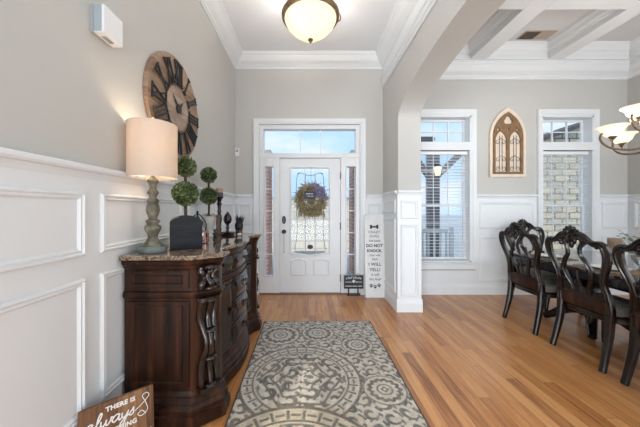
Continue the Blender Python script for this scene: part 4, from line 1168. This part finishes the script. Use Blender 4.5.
g = G(); disc2(g, 0, .212, .014, .018, 0, -.0075, -.0055)
for k in range(5):
    a = PI * k / 4; disc2(g, .024 * math.cos(a), .212 + .026 * math.sin(a), .005, .008, a - PI / 2, -.0075, -.0055)
g.build('emblem', 'chalkwhite', bd)
g = G()
for x0, x1, z in ((-.125, -.03, .145), (-.02, .05, .145), (.06, .125, .145)): g.box(x0, x1, -.0072, -.0055, z - .004, z + .004)
g.build('small_line', 'chalkwhite', bd)
# wooden sign leaning by the sideboard
ax = Vector((.25, .224)).normalized()
t = thing('wood_sign', 'stained wooden board with white brushed lettering leaning beside the sideboard end', 'sign', (-.945, 1.320, 0))
t.rotation_euler = (math.radians(-6), 0, math.atan2(ax.y, ax.x))
bd = G().box(-.156, .156, 0, .018, 0, .335).build('board', 'signwood', t, bevel=.002)
lettering(bd, [('THERE IS', .010, .300, .030, 0, .0012, 1.05), ('SOMETHING', -.01, .190, .030, 0, .0012, 1.05), ('TO BE', .0, .125, .026, 0, .001, 1.05)], 'chalkwhite', -.001)
LT = {'a': ([(.95, .85), (.6, 1.02), (.2, .75), (.1, .3), (.4, 0), (.8, .3), (.95, .95), (.95, .3), (1.15, 0), (1.4, .25)], 1.3),
      'l': ([(0, .2), (.45, 1.2), (.55, 1.9), (.35, 2.1), (.2, 1.5), (.2, .5), (.4, 0), (.75, .25)], .68),
      'w': ([(0, .85), (.15, .2), (.4, 0), (.65, .4), (.7, .85), (.75, .2), (1.0, 0), (1.3, .5), (1.3, .95), (1.6, .8)], 1.45),
      'y': ([(0, .9), (.1, .3), (.4, .1), (.75, .5), (.85, .95), (.75, 0), (.5, -.8), (.1, -.9), (.25, -.35), (1.0, .25)], 1.0),
      's': ([(0, .15), (.45, .8), (.5, 1.15), (.62, .6), (.7, .25), (.45, 0), (.15, .1)], .8),
      't': ([(0, .2), (.4, 1.1), (.45, 1.7), (.3, .6), (.4, .05), (.7, .25)], .6),
      'h': ([(0, .2), (.4, 1.3), (.45, 2.0), (.25, 1.9), (.18, 0), (.3, .6), (.6, .95), (.75, .6), (.75, .1), (1.05, .2)], .98),
      'n': ([(0, .7), (.15, .9), (.18, 0), (.3, .6), (.6, .95), (.75, .6), (.75, .1), (1.05, .2)], .98),
      'k': ([(0, .2), (.4, 1.3), (.45, 2.0), (.25, 1.9), (.18, 0), (.3, .5), (.65, .95), (.6, .6), (.3, .5), (.6, .05), (1.0, .2)], .95),
      'f': ([(0, .2), (.5, 1.4), (.5, 2.0), (.25, 1.9), (.22, 1), (.22, -.6), (.4, -.9), (.5, -.3), (.3, .1), (.8, .3)], .75),
      'u': ([(0, .85), (.12, .2), (.4, 0), (.7, .4), (.75, .9), (.75, .2), (1.0, 0), (1.2, .2)], 1.1)}
def script(word, x, z, s, name='script_word', slant=.25, w=.20):
    g = G()
    for ch in word:
        pts, adv = LT[ch]
        P = catmull([(x + (p[0] + slant * p[1]) * s, -.0012, z + p[1] * s) for p in pts], 4)
        g.bar(P, w * s, .002, (0, 1, 0))
        x += adv * s
    return g
g = script('always', -.138, .228, .031)
g.bar(catmull([(.07, -.0012, .240), (.105, -.0012, .262), (.133, -.0012, .290), (.124, -.0012, .308), (.104, -.0012, .298), (.118, -.0012, .262), (.126, -.0012, .222), (.100, -.0012, .202), (.082, -.0012, .216), (.100, -.0012, .228), (.118, -.0012, .205)], 5), .0035, .002, (0, 1, 0))
g.build('script_word', 'chalkwhite', bd)
script('thankful', -.135, .045, .036).build('script_word', 'chalkwhite', bd)

# ------------------------------------------------------------------ gothic plaque
t = thing('arched_wall_plaque', 'cream and brown gothic arched window plaque between the two dining windows', 'wall decor', (2.99, YB - .001, 1.775))
def lancet(cx, w, z0, zs, n=14, rise=1.0):
    """pointed arch outline: half width w, springing zs"""
    R = 2 * w * rise; P = [(cx - w, z0), (cx + w, z0)]
    am = math.acos((R - w) / R)
    for k in range(n + 1):
        a = am * k / n; P.append((cx + w - R + R * math.cos(a), zs + R * math.sin(a)))
    for k in range(n - 1, -1, -1):
        a = am * k / n; P.append((cx - w + R - R * math.cos(a), zs + R * math.sin(a)))
    return P
o1 = lancet(0, .27, 0, .60, rise=.92)
me = flat_mesh('backing', [o1], .018); link('backing', me, 'cream', t, loc=(0, -.009, 0), rot=RX)
inner = lancet(0, .225, .045, .60, rise=.93)
me = flat_mesh('rim', [o1, lancet(0, .232, .038, .60, rise=.93)], .018); link('rim', me, 'cream', t, loc=(0, -.026, 0), rot=RX)
def circ(cx, cz, r, n=18): return [(cx + r * math.cos(2 * PI * k / n), cz + r * math.sin(2 * PI * k / n)) for k in range(n)]
tre = []
for k in range(60):
    a = 2 * PI * k / 60 + PI / 2; tre.append((.062 * (.72 + .34 * abs(math.cos(1.5 * (a - PI / 2)))) * math.cos(a), .845 + .062 * (.72 + .34 * abs(math.cos(1.5 * (a - PI / 2)))) * math.sin(a)))
tri = lambda x: [(x - .012, .705), (x + .03 * (1 if x < 0 else -1) * 0 + .018, .71), (x + .0, .76)]
me = flat_mesh('tracery', [inner, lancet(-.106, .082, .075, .55, rise=.95), lancet(.106, .082, .075, .55, rise=.95), tre, [(-.02, .705), (.02, .705), (0, .735)], [(-.175, .70), (-.135, .745), (-.13, .70)], [(.175, .70), (.13, .70), (.135, .745)]], .02)
link('tracery', me, 'goth', t, loc=(0, -.028, 0), rot=RX)
for sx in (-1, 1):
    g = G(); cx = sx * .106
    for dx in (-.020, .020): g.tube([(cx + dx, -.03, .10), (cx + dx, -.03, .62)], .0035, 5)
    for zc, fl in ((.52, 1), (.26, 1), (.13, -1)):
        for s in (-1, 1):
            P = [(cx, -.03, zc + .06 * fl)]
            for k in range(14):
                a = PI / 2 * fl - k * .42 * s * 1.0 * fl; r = .036 * (1 - k / 18)
                P.append((cx + s * .040 + r * math.cos(a) * 1.0, -.03, zc + r * math.sin(a)))
            g.tube(P, .0032, 5, 2)
    g.build('iron_scroll', 'iron', t)

# ------------------------------------------------------------------ flush ceiling light
t = thing('ceiling_light', 'bronze semi-flush ceiling light with glowing alabaster bowl in the foyer', 'ceiling light', (.015, 2.65, 0))
G().lathe([(.08, ZF - .03), (.085, ZF - .012), (.075, ZF)], seg=24).lathe([(.012, 3.24), (.012, ZF - .02)], seg=10).build('canopy', 'antique', t, smooth=True, sharp=.6)
G().lathe([(.002, 2.985), (.05, 2.998), (.12, 3.030), (.19, 3.085), (.235, 3.135), (.255, 3.175), (.262, 3.20), (.256, 3.20), (.245, 3.17), (.18, 3.09), (.05, 3.008), (.002, 2.995)], seg=48, cap=False).build('glass_bowl', 'alabaster_bowl', t, smooth=True)
G().lathe([(.250, 3.188), (.272, 3.185), (.285, 3.20), (.288, 3.225), (.272, 3.25), (.250, 3.252), (.246, 3.22)], seg=48, cap=False).build('rim_band', 'antique', t, smooth=True, sharp=.8)
g = G()
for k in range(3):
    a = 2 * PI * k / 3 + .35
    c, s = math.cos(a), math.sin(a)
    g.tube([(.28 * c, .28 * s, 3.23), (.33 * c, .33 * s, 3.27), (.31 * c, .31 * s, 3.33), (.20 * c, .20 * s, 3.38), (.02 * c, .02 * s, 3.46)], .009, 7, 5)
g.build('scroll_arm', 'antique', t, smooth=True)
G().lathe([(.002, 2.945), (.008, 2.95), (.010, 2.958), (.006, 2.964), (.024, 2.975), (.027, 2.985), (.016, 2.997), (.006, 3.0)], seg=20).build('finial', 'antique', t, smooth=True)
for sx in (-1, 1):
    G().ell((sx * .11, -.03, 3.15), (.026, .026, .036), u=14, v=10).build('bulb', 'bulb', t, smooth=True)
    for zl, en in ((3.15, 7.0), (3.24, 6.0)):
        d = bpy.data.lights.new('bulb_light', 'POINT'); d.energy = en; d.color = (1, .96, .90); d.shadow_soft_size = .04
        o = bpy.data.objects.new('bulb_light', d); COL.objects.link(o); o.parent = t; o.location = (sx * .11, -.03, zl)

# ------------------------------------------------------------------ chandelier
CX, CY = 3.12, 2.30
t = thing('chandelier', 'antique bronze scroll-arm chandelier with cream glass bell shades over the dining table', 'chandelier', (CX, CY, 0))
G().lathe([(.07, BZ - .03 + .2), (.075, ZD - .012), (.06, ZD)], seg=20).lathe([(.008, 2.5), (.008, ZD - .02)], seg=8).build('canopy', 'antique', t, smooth=True)
G().lathe([(.004, 1.74), (.018, 1.76), (.012, 1.785), (.035, 1.81), (.05, 1.85), (.03, 1.90), (.018, 1.95), (.03, 2.0), (.045, 2.05), (.03, 2.12), (.018, 2.2), (.026, 2.28), (.034, 2.34), (.014, 2.42), (.008, 2.52)], seg=24).build('column', 'antique', t, smooth=True)
def arm(px, py, zr):
    d = Vector((px - CX, py - CY)); L = d.length; d.normalize()
    def P(r, z): return (d.x * r, d.y * r, z)
    g = G()
    zb = zr - .115
    pts = [P(.03, zb + .02), P(.10, zb - .075), P(L * .62, zb - .115), P(L * 1.02, zb - .09), P(L * 1.22, zb - .02), P(L * 1.20, zb + .045), P(L * 1.02, zb + .055), P(L * .94, zb + .01), P(L * 1.02, zb - .02), P(L * 1.07, zb + .01)]
    g.tube(pts, [.007, .009, .010, .009, .008, .007, .006, .004], 8, 5)
    g.tube([P(L, zb - .05), P(L, zb + .02)], .006, 6)
    a = g.build('arm', 'antique', t, smooth=True)
    c = (d.x * L, d.y * L, 0)
    G().lathe([(.008, zb - .01), (.030, zb + .005), (.034, zb + .015), (.022, zb + .03)], c, 18).build('cup', 'brass', a, smooth=True)
    G().lathe([(.026, zb + .012), (.048, zb + .022), (.070, zb + .045), (.078, zb + .070), (.090, zb + .090), (.108, zb + .103), (.110, zb + .107), (.088, zb + .094), (.074, zb + .072), (.064, zb + .048), (.04, zb + .028)], c, 32, False).build('glass_shade', 'alabaster', a, smooth=True)
    G().ell((c[0], c[1], zb + .06), (.022, .022, .032), u=12, v=8).build('bulb', 'bulb', a, smooth=True)
    ld = bpy.data.lights.new('bulb_light', 'POINT'); ld.energy = 3.0; ld.color = (1, .96, .92); ld.shadow_soft_size = .03
    o = bpy.data.objects.new('bulb_light', ld); COL.objects.link(o); o.parent = a; o.location = (c[0], c[1], zb + .10)
R1 = Vector((2.77 - CX, 2.42 - CY)); a1 = math.atan2(R1.y, R1.x)
for k in range(4):
    a = a1 + k * PI / 2
    if k == 3: a += .25
    arm(CX + R1.length * math.cos(a), CY + R1.length * math.sin(a), 2.055)
R2 = Vector((2.86 - CX, 2.30 - CY)); a2 = math.atan2(R2.y, R2.x)
for k in range(3):
    a = a2 + k * 2 * PI / 3
    arm(CX + R2.length * math.cos(a), CY + R2.length * math.sin(a), 2.19)

# ------------------------------------------------------------------ wreath on the inside of the front door
t = thing('door_wreath', 'dried grass wreath with lavender flowers and a small dark plate on the front door glass', 'wreath', (.030, Yd - .022, 1.435))
t.scale = (1.12, 1.0, 1.16)
g = G()
for i in range(1500):
    a = random.uniform(0, 2 * PI); q = random.uniform(0, 2 * PI); rr = .060 * math.sqrt(random.random())
    R0 = .145 + rr * math.cos(q)
    p = Vector((R0 * math.cos(a), -.035 + rr * .6 * math.sin(q), R0 * math.sin(a)))
    d = Vector((math.cos(a + random.uniform(.4, 1.9)), random.uniform(-.5, .1), math.sin(a + random.uniform(.4, 1.9))))
    g.leaf(p, d, (0, -1, 0), random.uniform(.045, .095), random.uniform(.004, .010))
for i in range(260):
    a = random.uniform(0, 2 * PI); r = random.uniform(0, .11)
    g.leaf((r * math.cos(a), random.uniform(-.03, -.008), r * math.sin(a)), (math.cos(a * 3), -.1, math.sin(a * 3)), (0, -1, 0), .09, .010)
for i in range(120):
    x = random.uniform(-.17, .17)
    g.leaf((x, -.03, -.14), (random.uniform(-.5, .5), -.1, -1), (0, -1, 0), random.uniform(.06, .13), .008)
g.build('dried_grass', 'wreath', t)
G().rings([[( .145 * math.cos(2 * PI * k / 32) + (.018 * math.cos(2 * PI * j / 8)) * math.cos(2 * PI * k / 32), -.035 + .018 * math.sin(2 * PI * j / 8), .145 * math.sin(2 * PI * k / 32) + .018 * math.cos(2 * PI * j / 8) * math.sin(2 * PI * k / 32)) for j in range(8)] for k in range(33)], True, False).build('wreath_ring', 'bark', t)
g = G()
for i in range(260):
    a = random.gauss(.75, .32); r = random.gauss(.165, .035)
    p = Vector((r * math.cos(a), random.uniform(-.10, -.05), r * math.sin(a)))
    g.leaf(p, (random.uniform(-1, 1), -.3, random.uniform(-1, 1)), (0, -1, 0), .028, .014)
g.build('lavender_flowers', 'purple', t)
pb = G().box(-.085, .055, -.118, -.110, .005, .10).build('name_plate', plain('dark_slate_blue', (.02, .025, .045), .5), t, bevel=.003)
g = G()
for z, seg in ((.066, ((-.062, -.035), (-.03, -.008), (.0, .028))), (.036, ((-.045, -.012), (-.005, .03)))):
    for a, b in seg: g.bar([(a, -.1185, z), ((a + b) / 2, -.1185, z + .007), (b, -.1185, z)], .006, .001, (0, 1, 0))
g.build('plate_script', 'chalkwhite', pb)
G().tube([(0, -.012, .14), (.0, -.008, .43)], .0015, 4).build('hanging_wire', 'iron', t)

# ------------------------------------------------------------------ dining table
TZ = .765
t = thing('dining_table', 'long glossy espresso dining table with carved apron and pedestals', 'table', (3.05, 2.25, 0))
hx, hy = .60, 1.12
def rrect(hx, hy, r, z, n=5):
    P = []
    for cx, cy, a0 in ((hx - r, hy - r, 0), (-hx + r, hy - r, PI / 2), (-hx + r, -hy + r, PI), (hx - r, -hy + r, 1.5 * PI)):
        for k in range(n + 1):
            a = a0 + PI / 2 * k / n; P.append((cx + r * math.cos(a), cy + r * math.sin(a), z))
    return P
M['tabletop'] = ramp_mat('glossy_table_top', [(.3, (.012, .006, .005)), (.7, (.06, .028, .018))], .10, 5, (10, 1, 1), coat=.8, spec=.7)
G().rings([rrect(hx - .02, hy - .02, .06, TZ - .05), rrect(hx - .005, hy - .005, .06, TZ - .045), rrect(hx - .012, hy - .012, .06, TZ - .034), rrect(hx, hy, .06, TZ - .022), rrect(hx, hy, .06, TZ - .008), rrect(hx - .008, hy - .008, .06, TZ)]).build('tabletop', 'tabletop', t, smooth=True, sharp=.5)
G().rings([rrect(hx - .09, hy - .09, .04, TZ - .14), rrect(hx - .075, hy - .075, .04, TZ - .135), rrect(hx - .085, hy - .085, .04, TZ - .12), rrect(hx - .085, hy - .085, .04, TZ - .06), rrect(hx - .06, hy - .06, .04, TZ - .05)]).build('apron', 'chairwood', t, smooth=True, sharp=.5)
for s in (-1, 1):
    y = s * .62
    p = G().lathe([(.13, .17), (.14, .19), (.09, .22), (.07, .27), (.11, .34), (.13, .42), (.11, .49), (.07, .54), (.10, .58), (.15, .61), (.16, .63)], (0, y, 0), 24)
    p = p.build('pedestal', 'chairwood', t, smooth=True, sharp=.7)
    g = G()
    for ang in (0, PI / 2, PI, 1.5 * PI):
        c, q = math.cos(ang + PI / 4), math.sin(ang + PI / 4)
        g.tube([(.05 * c, y + .05 * q, .20), (.18 * c, y + .18 * q, .17), (.30 * c, y + .30 * q, .08), (.38 * c, y + .38 * q, .035)], [.055, .05, .04, .034], 8, 4)
    g.build('scroll_foot', 'chairwood', p, smooth=True)
G().box(-.05, .05, -.62, .62, .17, .25).build('stretcher', 'chairwood', t, bevel=.01)

# ------------------------------------------------------------------ dining chairs (local +X = the way the sitter faces)
def dining_chair(label):
    t = thing('dining_chair', label, 'chair', (0, 0, 0), 0, 'carved dining chairs around the table')
    for s in (-1, 1):
        # rear leg runs up into the curved back post
        pts = [(-.075, s * .215, .0), (-.045, s * .210, .12), (-.012, s * .205, .28), (.0, s * .203, .44)]
        G().bar(pts, [.040, .042, .048, .056], [.034, .040, .050, .055], (1, 0, 0), 5).build('leg', 'chairwood', t, smooth=True, sharp=.5)
        pts = [(.0, s * .203, .42), (-.004, s * .208, .50), (-.018, s * .198, .60), (-.034, s * .188, .68), (-.050, s * .206, .77), (-.066, s * .238, .86), (-.078, s * .248, .93), (-.088, s * .238, .985), (-.094, s * .210, 1.008),
               (-.100, s * .172, 1.008), (-.104, s * .140, 1.026), (-.108, s * .095, 1.068), (-.110, s * .05, 1.086), (-.110, 0, 1.090)]
        G().bar(pts, [.056, .052, .046, .044, .050, .060, .062, .056, .048, .040, .036, .036, .038], [.05, .042, .036, .034, .034, .034, .036, .036, .036, .034, .034, .036, .038], (1, 0, .12), 5, groove=True).build('back_post', 'chairwood', t, smooth=True, sharp=.45)
        # front cabriole leg
        y = s * .245
        pts = [(.455, y, .40), (.468, y * 1.02, .33), (.472, y * 1.03, .25), (.455, y * 1.0, .14), (.450, y, .06), (.468, y * 1.03, .022), (.475, y * 1.04, .0)]
        G().tube(pts, [.038, .036, .030, .022, .018, .024, .028], 10, 4).build('leg', 'chairwood', t, smooth=True)
        # inner splat rib
        pts = [(-.016, s * .062, .545), (-.028, s * .070, .62), (-.046, s * .105, .70), (-.060, s * .118, .77), (-.074, s * .092, .84), (-.086, s * .055, .90), (-.094, s * .060, .97), (-.100, s * .095, 1.03), (-.106, s * .085, 1.075)]
        G().bar(pts, [.040, .034, .034, .036, .030, .026, .026, .030], .024, (1, 0, .12), 5, groove=True).build('splat_rib', 'chairwood', t, smooth=True, sharp=.45)
        # leaf curl at the shoulder
        g = G(); P = []
        for k in range(16):
            a = k * .5; r = .034 * (1 - k / 20)
            P.append((-.110, s * (.095 + r * math.cos(a) * .8), .995 + r * math.sin(a)))
        g.tube(P, .008, 6).build('leaf_scroll', 'chairwood', t, smooth=True)
        g = G(); P = []
        for k in range(12):
            a = PI + k * .5; r = .024 * (1 - k / 16)
            P.append((-.108, s * (.205 - r * math.cos(a)), .985 - r * math.sin(a)))
        g.tube(P, .007, 6).build('leaf_scroll', 'chairwood', t, smooth=True)
    # rails
    G().bar([(-.002, -.215, .49), (-.010, 0, .495), (-.002, .215, .49)], .115, .034, (1, 0, 0), 6).bar([(-.022, -.20, .535), (-.030, -.10, .553), (-.032, 0, .560), (-.030, .10, .553), (-.022, .20, .535)], .022, .026, (1, 0, 0), 4).build('back_rail', 'mahog', t, smooth=True, sharp=.5)
    # centre stem + carved crest shell
    G().bar([(-.018, 0, .55), (-.032, 0, .62), (-.050, 0, .70), (-.058, 0, .75)], [.030, .018, .016, .004], .020, (1, 0, .1), 3).build('splat_leaf', 'chairwood', t, smooth=True)
    g = G()
    for k in range(9):
        a = PI * (-.12 + 1.24 * k / 8)
        d = Vector((0, math.cos(a), math.sin(a)))
        c = Vector((-.118, 0, 1.074)) + d * .042
        rot = Matrix.Rotation(a - PI / 2, 3, 'X')
        g.ell(c, (.024, .014, .036), rot, 8, 6)
    for s in (-1, 1):
        g.ell((-.116, s * .060, 1.045), (.020, .028, .020)); g.ell((-.114, s * .088, 1.03), (.016, .020, .014))
        g.ell((-.112, s * .030, 1.02), (.016, .016, .034))
    g.ell((-.112, 0, 1.05), (.030, .040, .045), None, 12, 8); g.ell((-.108, 0, .99), (.018, .020, .040))
    g.build('crest_shell', 'chairwood', t, smooth=True)
    # seat
    def seat(z, e):
        P = []
        for k in range(32):
            a = 2 * PI * k / 32; c, s = math.cos(a), math.sin(a)
            ex = .35
            x = .235 + (.245 - e) * math.copysign(abs(c) ** ex, c)
            hw_ = (.222 + .045 * (x + .0) / .48) - e
            P.append((x, hw_ * math.copysign(abs(s) ** ex, s), z))
        return P
    G().rings([seat(.375, .015), seat(.385, .0), seat(.425, .0), seat(.435, .008)]).build('seat_rail', 'chairwood', t, smooth=True, sharp=.5)
    G().rings([seat(.432, .012), seat(.445, .004), seat(.465, .004), seat(.485, .02), seat(.497, .06), seat(.503, .14)]).build('seat_cushion', 'fabric', t, smooth=True, sharp=1.2)
    return t
c0 = dining_chair('leftmost carved dining chair, its back to the foyer, on the long side of the table')
c0.location = (2.395, 2.935, 0)
for (x, y, r, lb) in ((2.395, 2.31, 0, 'middle carved dining chair on the foyer side, in full view between its neighbours'),
                      (2.395, 1.735, 0, 'nearest carved dining chair, cut off by the right edge of the photo'),
                      (3.09, 3.72, -PI / 2, 'carved dining chair at the far head of the table, facing the camera')):
    c = copy_tree(c0); c.location = (x, y, 0); c.rotation_euler = (0, 0, r); c['label'] = lb

# ------------------------------------------------------------------ on the table
for i, (x, y, lb) in enumerate(((2.62, 2.90, 'brown woven placemat on the table before the far left chair'), (2.62, 2.31, 'brown woven placemat on the table before the middle chair'),
                                (2.62, 1.745, 'brown woven placemat on the table before the nearest chair'))):
    o = G().rings([rrect(.145, .20, .03, 0), rrect(.145, .20, .03, .004)]).build('placemat', 'placemat', loc=(x, y, TZ + .0005)); tag(o, lb, 'placemat', 'placemats on the dining table')
    p = G().lathe([(.07, 0), (.085, .004), (.125, .014), (.127, .017), (.08, .008), (.001, .006)], seg=32).build('dinner_plate', 'plate', loc=(x + .0, y, TZ + .005), smooth=True)
    tag(p, lb.replace('brown woven placemat', 'white dinner plate'), 'plate', 'plates on the dining table')
t = thing('pillar_candle', 'tan pillar candle on a clear glass pedestal holder on the dining table', 'candle', (3.0, 2.60, TZ))
G().lathe([(.045, 0), (.047, .006), (.012, .02), (.010, .07), (.035, .10), (.056, .108), (.056, .113)], seg=24).build('glass_holder', 'clearglass', t, smooth=True)
G().lathe([(.050, .114), (.051, .235), (.046, .24), (.015, .232)], seg=24).build('candle', 'candle_tan', t, smooth=True, sharp=.6)
G().tube([(0, 0, .232), (.002, 0, .248)], .0015, 4).build('wick', 'black', t)
t = thing('glass_votive', 'small clear ribbed glass votive holder in front of the eucalyptus', 'votive holder', (2.83, 2.22, TZ))
G().lathe([(.040, 0), (.044, .004), (.048, .10), (.045, .10), (.040, .008)], seg=24).build('holder', 'clearglass', t, smooth=True)
G().lathe([(.030, .009), (.030, .035)], seg=20).build('tealight', 'plate', t, smooth=True, sharp=.6)
t = thing('eucalyptus_arrangement', 'eucalyptus and yellow-green leaf centrepiece in a pale bowl on the dining table', 'floral arrangement', (3.03, 2.36, TZ))
G().lathe([(.05, 0), (.06, .01), (.10, .06), (.11, .10), (.10, .10), (.05, .03)], seg=28).build('bowl', 'urn', t, smooth=True)
gs, ge, gy = G(), G(), G()
for i in range(34):
    a = random.uniform(0, 2 * PI); el = random.uniform(.35, 1.25); L = random.uniform(.16, .27)
    d = Vector((math.cos(a) * math.cos(el), math.sin(a) * math.cos(el) * 1.1, math.sin(el)))
    p0 = Vector((d.x * .04, d.y * .04, .08)); P = [p0, p0 + d * L * .5 + Vector((0, 0, .02)), p0 + d * L]
    gs.tube(P, .002, 4, 3)
    tgt = ge if i % 3 else gy
    for k in range(9):
        q = p0 + d * L * (.25 + .75 * k / 8); s = random.uniform(0, 2 * PI)
        dd = Vector((math.cos(s), math.sin(s), random.uniform(-.1, .7)))
        tgt.leaf(q, dd, Vector((random.uniform(-1, 1), random.uniform(-1, 1), 1)), .042, .034 if tgt is ge else .020)
gs.build('stems', 'bark', t); ge.build('eucalyptus_leaves', 'euca', t); gy.build('yellow_green_leaves', 'greenleaf', t)
